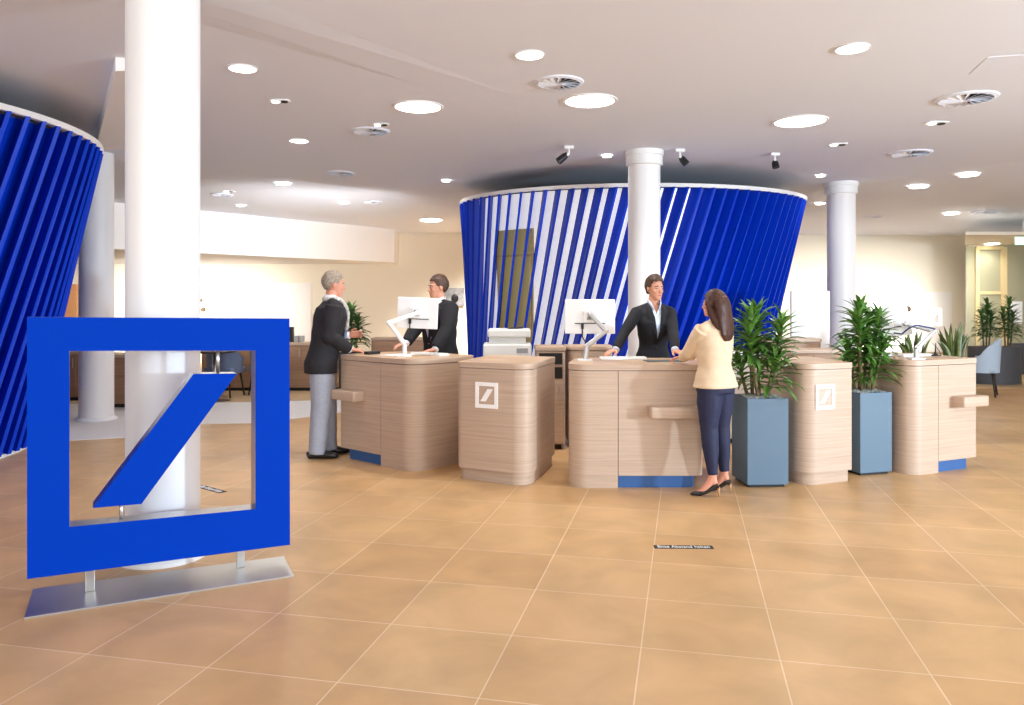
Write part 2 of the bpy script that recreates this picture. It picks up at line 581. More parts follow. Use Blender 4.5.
def drum(name, label, cx, cy, a, b, zt, bx, by, ba, bb, twist, beta, nf, depth, window=None, wall=None):
    t = thing(name, label, 'pavilion', (bx, by, 0))
    ox, oy = bx, by

    def P(th, s, off=0.0):
        """s = 0 at the floor, 1 at the rim"""
        X = bx + (cx - bx) * s
        Y = by + (cy - by) * s
        A = ba + (a - ba) * s + off
        B = bb + (b - bb) * s + off
        tt = th - twist * (1 - s)
        return Vector((X + A * cos(tt) - ox, Y + B * sin(tt) - oy, zt * s))

    N = 120
    bm = bmesh.new()
    rows = []
    for s in (0.0, 0.25, 0.5, 0.75, 1.0):
        rows.append([bm.verts.new(P(2 * pi * i / N, s)) for i in range(N)])
    for p, q in zip(rows, rows[1:]):
        for i in range(N):
            bm.faces.new((p[i], p[(i + 1) % N], q[(i + 1) % N], q[i]))
    mats_ = [wall or M['finwhite']]
    if window:
        mats_.append(M['blue'])
        for f_ in bm.faces:
            c_ = f_.calc_center_median() + Vector((ox - cx, oy - cy, 0))
            s_ = f_.calc_center_median().z / zt
            an = atan2((c_.y - (by - cy) * (1 - s_)) / b, (c_.x - (bx - cx) * (1 - s_)) / a) + twist * (1 - s_)
            f_.material_index = 1 if (an % (2 * pi)) > radians(286) or (an % (2 * pi)) < radians(120) else 0
    finish(bm, 'inner_wall', mats_, t, autosmooth=radians(40))
    bm = bmesh.new()
    lid = [[bm.verts.new(P(2 * pi * i / N, 1.0, o) + Vector((0, 0, dz))) for i in range(N)] for o, dz in ((0.0, 0.0), (0.0, 0.03))]
    for i in range(N):
        bm.faces.new((lid[0][i], lid[0][(i + 1) % N], lid[1][(i + 1) % N], lid[1][i]))
    bm.faces.new(lid[0][::-1])
    bm.faces.new(lid[1])
    finish(bm, 'roof', M['planter_dark'], t, autosmooth=radians(40))
    # rim
    bm = bmesh.new()
    r = [[bm.verts.new(P(2 * pi * i / N, 1.0, o) + Vector((0, 0, dz))) for i in range(N)] for o, dz in ((depth - 0.05, 0.0), (depth - 0.005, 0.0), (depth + 0.015, 0.05), (depth - 0.05, 0.05))]
    for k in range(4):
        for i in range(N):
            bm.faces.new((r[k][i], r[k][(i + 1) % N], r[(k + 1) % 4][(i + 1) % N], r[(k + 1) % 4][i]))
    finish(bm, 'rim', M['white'], t, autosmooth=radians(40))
    bm = bmesh.new()
    r = [[bm.verts.new(P(2 * pi * i / N, 0.0, o) + Vector((0, 0, dz))) for i in range(N)] for o, dz in ((-0.02, 0.0), (depth - 0.02, 0.0), (depth - 0.02, 0.03), (-0.02, 0.03))]
    for k in range(4):
        for i in range(N):
            bm.faces.new((r[k][i], r[k][(i + 1) % N], r[(k + 1) % 4][(i + 1) % N], r[(k + 1) % 4][i]))
    finish(bm, 'base_ring', M['white'], t, autosmooth=radians(40))
    # fins: even steps along the rim
    M_ = 720
    cum = [0.0]
    for i in range(M_):
        cum.append(cum[-1] + (P(2 * pi * (i + 1) / M_, 1) - P(2 * pi * i / M_, 1)).length)
    j = 0
    for k in range(nf):
        want = cum[-1] * k / nf
        while cum[j + 1] < want:
            j += 1
        th = 2 * pi * (j + (want - cum[j]) / (cum[j + 1] - cum[j])) / M_
        vv = []
        for s in (0.008, 1.0):
            tt = th - twist * (1 - s)
            A = ba + (a - ba) * s
            B = bb + (b - bb) * s
            nrm = Vector((cos(tt) / A, sin(tt) / B, 0)).normalized()
            bt = interp_lin(beta, th)
            d = Matrix.Rotation(bt, 3, 'Z') @ nrm
            w = Vector((-d.y, d.x, 0)) * 0.018
            p = P(th, s)
            L = min(depth / max(cos(bt), 0.3), 0.25)
            vv.append([p - d * 0.02 - w, p + d * L - w, p + d * L + w, p - d * 0.02 + w])
        bm = bmesh.new()
        q = [[bm.verts.new(x) for x in y] for y in vv]
        for i in range(4):
            bm.faces.new((q[0][i], q[0][(i + 1) % 4], q[1][(i + 1) % 4], q[1][i]))
        bm.faces.new(q[0][::-1])
        bm.faces.new(q[1])
        finish(bm, 'fin', M['blue'], t)
    if window:
        t0, t1, s0, s1 = window
        bm = bmesh.new()
        n = 8
        lo = [bm.verts.new(P(t0 + (t1 - t0) * i / n + twist * (1 - s0), s0, 0.012)) for i in range(n + 1)]
        hi = [bm.verts.new(P(t0 + (t1 - t0) * i / n + twist * (1 - s1), s1, 0.012)) for i in range(n + 1)]
        for i in range(n):
            bm.faces.new((lo[i], lo[i + 1], hi[i + 1], hi[i]))
        w = finish(bm, 'window', M['window_glass'], t, smooth=True)
        md = w.modifiers.new('thick', 'SOLIDIFY')
        md.thickness = 0.01
        bm = bmesh.new()
        sm = s0 + (s1 - s0) * 0.78
        mid = [P(t0 + (t1 - t0) * i / n + twist * (1 - sm), sm, 0.018) for i in range(n + 1)]
        tube(bm, mid, 0.015, 6)
        for tt in (t0, t1):
            tube(bm, [P(tt + twist * (1 - s), s, 0.018) for s in (s0, s1)], 0.018, 6)
        finish(bm, 'window_frame', M['frame_beige'], w)
    return t


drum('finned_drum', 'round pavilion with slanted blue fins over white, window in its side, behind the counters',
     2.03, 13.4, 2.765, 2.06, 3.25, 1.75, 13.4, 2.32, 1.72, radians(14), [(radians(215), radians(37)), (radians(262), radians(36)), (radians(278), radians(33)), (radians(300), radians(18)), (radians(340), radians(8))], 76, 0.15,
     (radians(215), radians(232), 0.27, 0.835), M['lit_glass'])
drum('finned_drum', 'dark blue finned drum beside the freestanding frame sign, all of its fins in shade',
     -6.97, 7.55, 2.5, 2.5, 3.25, -7.4, 7.8, 2.1, 2.1, radians(14), [(0, radians(-38))], 84, 0.16, None, M['blue'])


# ------------------------------------------------------------------ freestanding sign
def sign():
    Lp, Rp = Vector((-2.487, 4.0)), Vector((-1.328, 4.645))
    d = (Rp - Lp).normalized()
    rz = atan2(d.y, d.x)
    c = (Lp + Rp) / 2
    W = (Rp - Lp).length
    t = thing('frame_sign', 'large freestanding blue square frame sign with a slanting bar, on a steel base plate', 'sign', (c.x, c.y, 0), rz)
    H, z0 = 1.335, 0.155
    h = W / 2
    tilt = -0.011

    # local: x along the face, y into depth (front face at y = 0)
    def fx(px, py):
        """pixel on the front plane -> local x, z"""
        k = (px - CX) / F
        s = (k * c.y - c.x) / (d.x - k * d.y)
        Y = c.y + d.y * s
        return s, HC - (py - YH) * Y / F

    outer = [fx(27, 317), fx(289.5, 318.5), fx(290, 544.8), fx(27, 579.2)]
    inner = [fx(69.5, 351), fx(255.5, 350.5), fx(255.5, 509), fx(69.5, 527)]
    T = 0.13
    bm = bmesh.new()
    of = [bm.verts.new((x, 0, z)) for x, z in outer]
    inf = [bm.verts.new((x, 0, z)) for x, z in inner]
    ob = [bm.verts.new((x, T, z)) for x, z in outer]
    inb = [bm.verts.new((x, T, z)) for x, z in inner]
    for i in range(4):
        k = (i + 1) % 4
        bm.faces.new((of[i], of[k], inf[k], inf[i])).material_index = 0
        bm.faces.new((ob[k], ob[i], inb[i], inb[k])).material_index = 0
        bm.faces.new((of[k], of[i], ob[i], ob[k])).material_index = 1
        bm.faces.new((inf[i], inf[k], inb[k], inb[i])).material_index = 1
    finish(bm, 'frame', [M['sign'], M['steel']], t)
    bar = [fx(93, 508), fx(141.5, 504), fx(237, 373.5), fx(193.5, 374)]
    bm = bmesh.new()
    n = 4
    f = [bm.verts.new((x, -0.0, z)) for x, z in bar]
    bk = [bm.verts.new((x, T, z)) for x, z in bar]
    bm.faces.new(f).material_index = 0
    bm.faces.new(bk[::-1]).material_index = 0
    for i in range(n):
        bm.faces.new((f[(i + 1) % n], f[i], bk[i], bk[(i + 1) % n])).material_index = 1
    finish(bm, 'bar', [M['sign'], M['steel']], t)
    for (px, ya, yb) in ((118, 530, 500), (216, 345, 376)):
        x, za = fx(px, ya)
        _, zb = fx(px, yb)
        bm = bmesh.new()
        tube(bm, [(x + 0.02, T / 2, za), (x + 0.02, T / 2, zb)], 0.011, 10)
        finish(bm, 'pin', M['steel'], t, smooth=True)
    for px in (86, 239):
        x, _ = fx(px, 560)
        bm = bmesh.new()
        zt = 0.155 + (0.03 if px > 200 else 0.01)
        box(bm, (x + 0.02, T / 2, (0.012 + zt + 0.02) / 2), (0.045, 0.02, zt + 0.008), bev=0.003)
        finish(bm, 'leg', M['steel'], t)
    bm = bmesh.new()
    q = []
    for px, py in ((24, 618.5), (294, 575.8), (284, 556.5), (33, 589.5)):
        p = gp(px, py, 0.008)
        v = Vector((p.x, p.y)) - c
        q.append((v.x * d.x + v.y * d.y, -v.x * d.y + v.y * d.x))
    prism(bm, q, 0.0, 0.012, bev=0.002)
    finish(bm, 'base_plate', M['plate'], t)
    return t


sign()


# ------------------------------------------------------------------ counters
CH = 1.045


def emblem(parent, c, n, size, mtx_inv):
    """white square frame with a slanting bar, raised 4 mm"""
    Fm = frame_matrix(n)
    bm = bmesh.new()
    h = size / 2
    w = size * 0.15
    for (x0, y0, x1, y1) in ((-h, h - w, h, h), (-h, -h, h, -h + w), (-h, -h + w, -h + w, h - w), (h - w, -h + w, h, h - w)):
        box(bm, ((x0 + x1) / 2, (y0 + y1) / 2, 0.002), (x1 - x0, y1 - y0, 0.006))
    s = size * 0.21
    q = [(-s * 1.3, -s * 1.15), (-s * 0.2, -s * 1.15), (s * 1.3, s * 1.15), (s * 0.2, s * 1.15)]
    prism(bm, q, -0.001, 0.005)
    bmesh.ops.transform(bm, matrix=mtx_inv @ Matrix.Translation(Vector(c)) @ Fm.to_4x4(), verts=bm.verts[:])
    return finish(bm, 'emblem', M['emblem'], parent)


def counter(label, P, u, v, L, D, seam, wrap, rads, ledge):
    P, u, v = Vector(P), Vector(u).normalized(), Vector(v).normalized()
    t = thing('teller_counter', label, 'counter', (P.x, P.y, 0))

    def Q(a, b):
        return u * a + v * b
    nr = Vector((u.y, -u.x))                     # outward normal of the front face
    if nr.dot(v) > 0:
        nr = -nr
    r_near, r_far = rads
    bm = bmesh.new()
    prism(bm, rounded([Q(0, 0), Q(seam, 0), Q(seam, wrap), Q(0, wrap)], [r_near, 0, 0, 0], 12), 0.0, 0.99)
    finish(bm, 'corner_panel', M['wood'], t, autosmooth=radians(30))
    bm = bmesh.new()
    prism(bm, [Q(0.004, wrap + 0.003), Q(seam, wrap + 0.003), Q(seam, D), Q(0.004, D)], 0.0, 0.99)
    finish(bm, 'side_panel', M['wood'], t)
    bm = bmesh.new()
    prism(bm, rounded([Q(seam + 0.005, 0), Q(L, 0), Q(L, D), Q(seam + 0.005, D)], [0, r_far, 0.03, 0], 6), 0.105, 0.99)
    finish(bm, 'front_panel', M['wood'], t, autosmooth=radians(30))
    bm = bmesh.new()
    prism(bm, rounded([Q(seam + 0.002, 0.03), Q(L - 0.07, 0.03), Q(L - 0.07, D - 0.05), Q(seam + 0.002, D - 0.05)], [0, 0.08, 0, 0], 6), 0.0, 0.103)
    finish(bm, 'plinth', M['plinth'], t, autosmooth=radians(30))
    bm = bmesh.new()
    prism(bm, rounded([Q(-0.004, -0.004), Q(L + 0.004, -0.004), Q(L + 0.004, D + 0.004), Q(-0.004, D + 0.004)], [r_near + 0.004, r_far + 0.004, 0.05, 0.12], 12), 0.996, CH, bev=0.004)
    finish(bm, 'worktop', M['wood_top'], t, autosmooth=radians(30))
    bm = bmesh.new()
    prism(bm, rounded([Q(0.01, 0.01), Q(L - 0.01, 0.01), Q(L - 0.01, D - 0.01), Q(0.01, D - 0.01)], [r_near, r_far, 0.05, 0.1], 8), 0.985, 1.0)
    finish(bm, 'shadow_gap', M['dark'], t, autosmooth=radians(30))
    l0, l1 = ledge
    bm = bmesh.new()
    prism(bm, rounded([Q(l0, 0.001), Q(l1, 0.001), Q(l1, 0.001) + nr * 0.13, Q(l0, 0.001) + nr * 0.13], [0, 0, 0.03, 0.02], 4), 0.607, 0.7, bev=0.004)
    finish(bm, 'bag_ledge', M['wood'], t, autosmooth=radians(30))
    return t


counter('oak teller counter the grey-haired man in grey trousers stands at', (-0.905, 7.2), (-0.752, 0.659), (0.659, 0.752), 1.13, 0.85, 0.475, 0.357, (0.16, 0.03), (0.735, 1.12))
counter('pale oak teller counter between the black-jacketed woman and the woman in cream', (0.462, 6.6), (1, 0.0), (0.17, 0.985), 1.15, 0.86, 0.434, 0.40, (0.17, 0.06), (0.69, 1.13))
counter('pale oak teller counter past the second potted plant, with a bag ledge and monitor arm', (3.6, 7.05), (0.911, 0.411), (-0.25, 0.968), 0.9, 0.85, 0.368, 0.40, (0.14, 0.02), (0.55, 0.905))


def pillar_counter(label, FL, FR, BR, BL, rads, ec, en, es):
    o = Vector(FL)
    pts = [Vector(p) - o for p in (FL, FR, BR, BL)]
    t = thing('logo_counter', label, 'counter', (o.x, o.y, 0))
    poly = rounded(pts, rads, 10)
    c = sum(pts, Vector((0, 0))) / 4

    def grow(d):
        return rounded([p + (p - c).normalized() * d for p in pts], rads, 10)
    bm = bmesh.new()
    prism(bm, grow(-0.035), 0.0, 0.11)
    finish(bm, 'plinth', M['wood'], t, autosmooth=radians(30))
    bm = bmesh.new()
    prism(bm, poly, 0.105, 0.992)
    finish(bm, 'body', M['wood'], t, autosmooth=radians(30))
    bm = bmesh.new()
    prism(bm, grow(-0.008), 0.985, 1.0)
    finish(bm, 'shadow_gap', M['dark'], t, autosmooth=radians(30))
    bm = bmesh.new()
    prism(bm, grow(0.005), 0.996, CH, bev=0.004)
    finish(bm, 'worktop', M['wood_top'], t, autosmooth=radians(30))
    emblem(t, ec, en, es, Matrix.Translation((-o.x, -o.y, 0)))
    return t


pillar_counter('brown oak counter block with a white emblem, standing in front of the printer',
               (-0.49, 6.95), (0.150, 6.61), (0.423, 7.6), (-0.21, 7.94), [0.06, 0.13, 0.05, 0.05], (-0.222, 6.8068, 0.762), (-0.47, -0.883, 0), 0.226)
pillar_counter('pale oak counter block with a white square emblem between the two slate blue planters',
               (2.46, 6.62), (2.99, 6.85), (2.93, 7.7), (2.38, 7.5), [0.13, 0.03, 0.05, 0.05], (2.698, 6.722, 0.757), (0.398, -0.917, 0), 0.215)


# ------------------------------------------------------------------ plants
def leaf(bm, p, az, length, elev, droop, w, seg=6, mi=0):
    """an arching strap leaf with a shallow V fold"""
    d = Vector((cos(az), sin(az), 0))
    s = Vector((-sin(az), cos(az), 0))
    e = elev
    q = Vector(p)
    rows = []
    for i in range(seg + 1):
        f = i / seg
        wid = w * (0.45 + 1.6 * f) * (1 - f ** 2.2) if f < 1 else 0
        wid = max(wid, 0.0012)
        up = Vector((-sin(e) * d.x, -sin(e) * d.y, cos(e)))
        rows.append([bm.verts.new(q - s * wid + up * wid * 0.45), bm.verts.new(q), bm.verts.new(q + s * wid + up * wid * 0.45)])
        q = q + (d * cos(e) + Vector((0, 0, 1)) * sin(e)) * (length / seg)
        e -= droop / seg
    for a, b in zip(rows, rows[1:]):
        for k in range(2):
            f = bm.faces.new((a[k], a[k + 1], b[k + 1], b[k]))
            f.material_index = mi
            f.smooth = True


def dracaena(parent, z0, canes, rng, m=M['leaf'], ll=0.3, lw=0.021, step=0.015):
    """canes: (x, y, height of bare stem, height of crown, lean x, lean y)"""
    fol = bmesh.new()
    for (x, y, hb, ht, lx, ly) in canes:
        bm = bmesh.new()
        pts = [(x + lx * f, y + ly * f, z0 - 0.03 + (ht + 0.03) * f) for f in (0, 0.35, 0.7, 1.0)]
        tube(bm, pts, [0.017, 0.015, 0.013, 0.008], 8)
        finish(bm, 'stem', M['cane'], parent, smooth=True)
        n = int((ht - hb) / step * 1.25)
        az = rng.random() * 6.28
        for i in range(n * 2):
            f = i / (n * 2 - 1)
            h = hb + (ht - hb) * f
            g = h / ht
            az += 2.4 + rng.uniform(-0.3, 0.3)
            leaf(fol, (x + lx * g, y + ly * g, z0 + h), az, ll * rng.uniform(0.75, 1.15) * (1.0 - 0.25 * f), radians(18 + 55 * f ** 2 + rng.uniform(-12, 14)), radians(75 - 35 * f + rng.uniform(-15, 15)), lw * rng.uniform(0.8, 1.2))
    return finish(fol, 'foliage', m, parent)


def planter_plant(label, c, rz, w, d, h, canes, seed, ll):
    rng = random.Random(seed)
    t = thing('potted_dracaena', label, 'potted plant', (c[0], c[1], 0), rz)
    bm = bmesh.new()
    box(bm, (0, 0, 0.02), (w - 0.05, d - 0.05, 0.04))
    finish(bm, 'foot', M['dark'], t)
    bm = bmesh.new()
    th = 0.02
    prism(bm, [(-w / 2, -d / 2), (w / 2, -d / 2), (w / 2, d / 2), (-w / 2, d / 2)], 0.025, h - 0.05)
    for (x, y, sx, sy) in ((0, -d / 2 + th / 2, w, th), (0, d / 2 - th / 2, w, th), (-w / 2 + th / 2, 0, th, d - 2 * th), (w / 2 - th / 2, 0, th, d - 2 * th)):
        box(bm, (x, y, h - 0.026), (sx, sy, 0.052))
    finish(bm, 'planter_box', M['planter'], t)
    bm = bmesh.new()
    bmesh.ops.create_grid(bm, x_segments=30, y_segments=30, size=0.5)
    for v in bm.verts:
        v.co = Vector((v.co.x * (w - 2 * th), v.co.y * (d - 2 * th), h + 0.004 + 0.02 * noise.noise(v.co * 40) + 0.012 * (1 - (2 * v.co.length) ** 2)))
    gr = finish(bm, 'gravel', M['gravel'], t, smooth=True)
    dracaena(t, h - 0.01, canes, rng, M['leaf'], ll)
    return t


planter_plant('potted dracaena in a slate blue planter right beside the woman in cream', (2.16, 6.81), radians(4), 0.355, 0.38, 0.755,
              [(-0.06, 0.0, 0.3, 0.66, -0.03, 0.0), (0.02, 0.05, 0.36, 0.72, -0.02, 0.02), (0.05, -0.05, 0.06, 0.3, 0.07, -0.05), (-0.08, 0.04, 0.1, 0.28, -0.08, 0.03), (0.03, -0.07, 0.3, 0.62, 0.13, -0.02), (-0.04, -0.08, 0.28, 0.56, -0.1, -0.04)], 3, 0.3)
planter_plant('potted dracaena in a slate blue planter between the emblem block and the last counter', (3.27, 7.28), radians(17), 0.35, 0.35, 0.75,
              [(-0.03, 0.0, 0.42, 0.74, 0.0, 0.0), (0.05, 0.04, 0.24, 0.64, 0.07, 0.02), (-0.05, -0.05, 0.28, 0.66, -0.08, -0.05), (0.04, -0.06, 0.1, 0.42, 0.09, -0.05), (-0.02, 0.06, 0.08, 0.38, -0.07, 0.05), (0.02, -0.03, 0.34, 0.66, 0.1, -0.04)], 5, 0.29)


def snake_plant(label, x, y, z0, h, n, spread, seed, group=None):
    rng = random.Random(seed)
    t = thing('snake_plant', label, 'plant', (x, y, z0))
    bm = bmesh.new()
    for i in range(n):
        px, py = rng.uniform(-spread, spread), rng.uniform(-0.07, 0.07)
        hh = h * rng.uniform(0.55, 1.0) * (1 - 0.35 * abs(px) / spread)
        lean = px / spread * 0.12 + rng.uniform(-0.03, 0.03)
        ang = rng.uniform(0, 3.14)
        s = Vector((cos(ang), sin(ang), 0))
        rows = []
        for k in range(6):
            f = k / 5
            w = 0.02 * (0.7 + 0.9 * f) * (1 - f ** 3) + 0.001
            q = Vector((px + lean * f * f, py + 0.03 * f * sin(ang), hh * f))
            rows.append([bm.verts.new(q - s * w), bm.verts.new(q + Vector((-s.y, s.x, 0)) * w * 0.4), bm.verts.new(q + s * w)])
        for a, b in zip(rows, rows[1:]):
            for k in range(2):
                bm.faces.new((a[k], a[k + 1], b[k + 1], b[k])).smooth = True
    finish(bm, 'foliage', M['snake'], t)
    bm = bmesh.new()
    ell(bm, (0, 0, 0.0), (spread * 1.1, 0.1, 0.02), sub=2)
    finish(bm, 'soil', M['dark'], t, smooth=True)
    return t


# trough behind the last counter with two snake plants in it
bm = bmesh.new()
prism(bm, rounded([(4.3, 8.72), (5.14, 8.72), (5.14, 9.1), (4.3, 9.1)], 0.04, 4), 0.0, 0.93)
tr = finish(bm, 'planter_trough', M['wood'], None, autosmooth=radians(30))
tag(tr, 'low oak trough with two snake plants, standing behind the last counter', 'planter')
snake_plant('wide snake plant standing just past the end of the last counter, clear of the monitor', 5.04, 8.9, 0.952, 0.46, 34, 0.11, 2)
snake_plant('snake plant directly behind the silver monitor arm on the last counter', 4.6, 8.9, 0.952, 0.36, 26, 0.13, 4)

# curved dark planter with two dracaenas in front of the glass room
bm = bmesh.new()
arc = [(9.56 + 0.54 * cos(a), 15.62 + 0.54 * sin(a)) for a in [pi * 1.08 + (0.8 * pi) * i / 14 for i in range(15)]]
arc2 = [(9.56 + 0.18 * cos(a), 15.62 + 0.18 * sin(a)) for a in [pi * 1.08 + (0.8 * pi) * i / 14 for i in range(15)]]
prism(bm, [Vector(p) for p in arc] + [Vector(p) for p in arc2[::-1]], 0.0, 0.74)
tag(finish(bm, 'curved_planter', M['planter_dark'], None, autosmooth=radians(30)), 'dark grey curved planter holding two plants in front of the glass room', 'planter')


def trough_plant(label, x, y, z0, ht, seed, m, ll=0.28, group=None, spread=0.07):
    rng = random.Random(seed)
    t = thing('dracaena', label, 'plant', (x, y, z0))
    dracaena(t, 0.033, [(0, 0, ht * 0.3, ht * 0.85, 0.02, 0), (spread, 0.03, ht * 0.15, ht * 0.6, 0.05, 0.0), (-spread, -0.03, ht * 0.15, ht * 0.62, -0.05, -0.02)], rng, m, ll, 0.024, 0.022)
    return t


trough_plant('bushy dracaena in the dark curved planter, the one beside the chair', 9.34, 15.36, 0.74, 0.9, 11, M['leaf2'])
trough_plant('bushy dracaena in the dark curved planter, in front of the lit pane', 9.74, 15.32, 0.74, 0.95, 12, M['leaf2'])

# tall pot behind the grey-haired man
t = thing('potted_dracaena', 'potted dracaena by the cream wall, just past the face of the grey-haired man', 'potted plant', (-2.72, 13.2, 0))
bm = bmesh.new()
lathe(bm, [(0.16, 0), (0.2, 0.1), (0.22, 0.75), (0.2, 0.75), (0.19, 0.7)], n=32)
finish(bm, 'pot', M['planter_dark'], t, autosmooth=radians(40))
dracaena(t, 0.7, [(0, 0, 0.25, 0.72, 0, 0), (0.06, 0.02, 0.15, 0.55, 0.05, 0), (-0.06, 0.0, 0.15, 0.5, -0.04, 0)], random.Random(8), M['leaf2'], 0.32, 0.026, 0.017)


# ------------------------------------------------------------------ ceiling fixtures
def ceil_z(x, y):
    from mathutils.geometry import intersect_ray_tri
    best = ZC
    for f in FC[1:]:
        for i in range(1, len(f) - 1):
            a, b, c = (Vector(V[f[0]]), Vector(V[f[i]]), Vector(V[f[i + 1]]))
            h = intersect_ray_tri(a, b, c, Vector((0, 0, 1)), Vector((x, y, 0)), True)
            if h:
                best = h.z
    return best


def ceil_pt(px, py):
    if px > 970 and py > 236:
        return gp(px, py, 2.9)
    p = gp(px, py, ZC)
    for _ in range(8):
        p = gp(px, py, ceil_z(p.x, p.y))
    return p


def downlight(px, py, wpx, label, power, big):
    p = ceil_pt(px, py)
    r = wpx * p.y / F / 2
    t = thing('downlight', label, 'ceiling light', (p.x, p.y, p.z - (0.014 if p.y > 10.5 else 0.0)))
    bm = bmesh.new()
    n = 40
    rr = [[bm.verts.new((q * cos(2 * pi * i / n), q * sin(2 * pi * i / n), z)) for i in range(n)] for q, z in ((r, 0.0), (r * 1.0, -0.012), (r * 1.1, -0.012), (r * 1.12, 0.0))]
    for a, b in zip(rr, rr[1:] + rr[:1]):
        for i in range(n):
            bm.faces.new((a[i], a[(i + 1) % n], b[(i + 1) % n], b[i]))
    finish(bm, 'trim_ring', M['white'], t, smooth=False)
    bm = bmesh.new()
    lathe(bm, [(r, -0.006), (r, 0.0)], n=40)
    finish(bm, 'diffuser', M['glow'], t)
    if power:
        o = lamp('lamp', 'SPOT', (0, 0, -0.03), (0, 0, -1), power, 0.12, color=(1.0, 0.97, 0.93), spot=radians(150), parent=t)
    return t


DL = [
    (418, 106.5, 45, 'large glowing ceiling disc over the grey-haired man, above the leftmost counter', 30),
    (590, 100.5, 49, 'large glowing ceiling disc beside the round swirl vent, above the central drum', 30),
    (800, 121, 48, 'large glowing ceiling disc above the second potted plant, nearest the edge of the blue drum', 30),
    (529.5, 54.5, 27, 'medium glowing disc above the swirl vent at the top centre of the ceiling', 15),
    (852, 48, 30, 'medium glowing disc highest up on the right-hand part of the ceiling', 15),
    (242.5, 68, 26, 'medium glowing disc on the ceiling closest to the thick white column', 15),
    (299, 140.5, 18, 'small glowing disc below the twin spotlight, left of the large disc', 26),
    (283, 183, 14, 'small glowing disc lower down near the top of the white bulkhead', 26),
    (431, 220, 20, 'flat glowing disc on the ceiling next to the striped edge of the central drum', 8),
    (918.5, 186, 17, 'small glowing disc beyond the ceiling crease, right of the last white column', 12),
    (968.5, 174, 18, 'small glowing disc beyond the ceiling crease, nearest the right picture edge', 12),
    (882, 221.5, 23, 'flat glowing disc low on the ceiling just right of the last white column', 18),
    (951.5, 213, 14, 'small glowing disc low on the ceiling above the white display wall', 10),
    (607, 155, 9, 'tiny glowing spot on the ceiling just left of the column before the striped drum', 0),
    (446, 180, 8, 'tiny glowing spot on the ceiling over the left shoulder of the striped drum', 0),
    (820, 203, 9, 'tiny glowing spot touching the left side of the last white column', 0),
    (820.5, 175, 8, 'tiny glowing spot just above the right end of the striped drum', 0),
    (344, 202, 9, 'tiny glowing spot low on the ceiling above the white bulkhead', 0),
    (241, 205, 8, 'tiny glowing spot beside the thick white column just above the bulkhead', 0),
    (950, 221, 8, 'tiny glowing spot under the small disc above the white display wall', 0),
    (940, 227, 8, 'tiny glowing spot lowest on the ceiling above the white display wall', 0),
    (992, 243.5, 13, 'small glowing disc under the low soffit in front of the glass room', 8),
    (882, 228, 7, 'tiny glowing spot just beneath the flat glowing disc right of the last column', 0),
]
for a in DL:
    downlight(a[0], a[1], a[2], a[3], (a[4] or 4) * 5.0, a[2] > 40)


def vent(px, py, wpx, label):
    p = ceil_pt(px, py)
    r = wpx * p.y / F / 2
    t = thing('swirl_vent', label, 'ceiling vent', (p.x, p.y, p.z))
    bm = bmesh.new()
    n = 40
    rr = [[bm.verts.new((q * cos(2 * pi * i / n), q * sin(2 * pi * i / n), z)) for i in range(n)] for q, z in ((r * 0.84, 0.0), (r * 0.84, -0.02), (r * 0.98, -0.012), (r, 0.0))]
    for a, b in zip(rr, rr[1:] + rr[:1]):
        for i in range(n):
            bm.faces.new((a[i], a[(i + 1) % n], b[(i + 1) % n], b[i]))
    finish(bm, 'rim', M['ceiling'], t)
    bm = bmesh.new()
    lathe(bm, [(r * 0.86, -0.003), (r * 0.86, 0.0)], n=40)
    finish(bm, 'back_plate', M['dark'], t)
    bm = bmesh.new()
    lathe(bm, [(r * 0.1, -0.02), (r * 0.1, 0.0)], n=16)
    for i in range(16):
        a = 2 * pi * i / 16
        rot = Matrix.Rotation(a, 3, 'Z') @ Matrix.Rotation(radians(32), 3, 'X')
        box(bm, Matrix.Rotation(a, 3, 'Z') @ Vector((r * 0.47, 0, -0.012)), (r * 0.76, r * 0.2, 0.003), rot)
    finish(bm, 'swirl_blades', M['ceiling'], t)
    return t


for a in [(559, 82, 50, 'round swirl vent beside the large glowing disc above the central drum'),
          (370.5, 131, 39, 'round swirl vent left of and below the large disc over the grey-haired man'),
          (340, 173, 30, 'round swirl vent midway down the ceiling above the white bulkhead'),
          (966, 98, 58, 'large swirl vent in the darker ceiling near the right picture edge'),
          (910.5, 153, 41, 'round swirl vent just before the ceiling crease right of the last column'),
          (222, 194.5, 22, 'small swirl vent beside the thick white column near the bulkhead'),
          (372.5, 202, 20, 'small swirl vent near the top of the bulkhead, closest to the striped drum'),
          (873, 216.5, 18, 'small flat vent just right of the last white column near its top'),
          (984, 212, 26, 'flat swirl vent low on the far right above the glass room')]:
    vent(*a)


def gimbal(px, py, wpx, label):
    p = ceil_pt(px, py)
    w = wpx * p.y / F
    t = thing('recessed_spotlight', label, 'spotlight', (p.x, p.y, p.z), radians(random.uniform(-10, 10)))
    bm = bmesh.new()
    prism(bm, rounded([(-w / 2, -w * 0.3), (w / 2, -w * 0.3), (w / 2, w * 0.3), (-w / 2, w * 0.3)], w * 0.2, 5), -0.012, 0.0)
    finish(bm, 'plate', M['white'], t)
    for sx, m in ((-0.22, M['glow']), (0.22, M['dark'])):
        bm = bmesh.new()
        lathe(bm, [(w * 0.17, -0.02), (w * 0.19, -0.008)], (w * sx, 0, 0), n=20)
        finish(bm, 'lens', m, t)
    return t


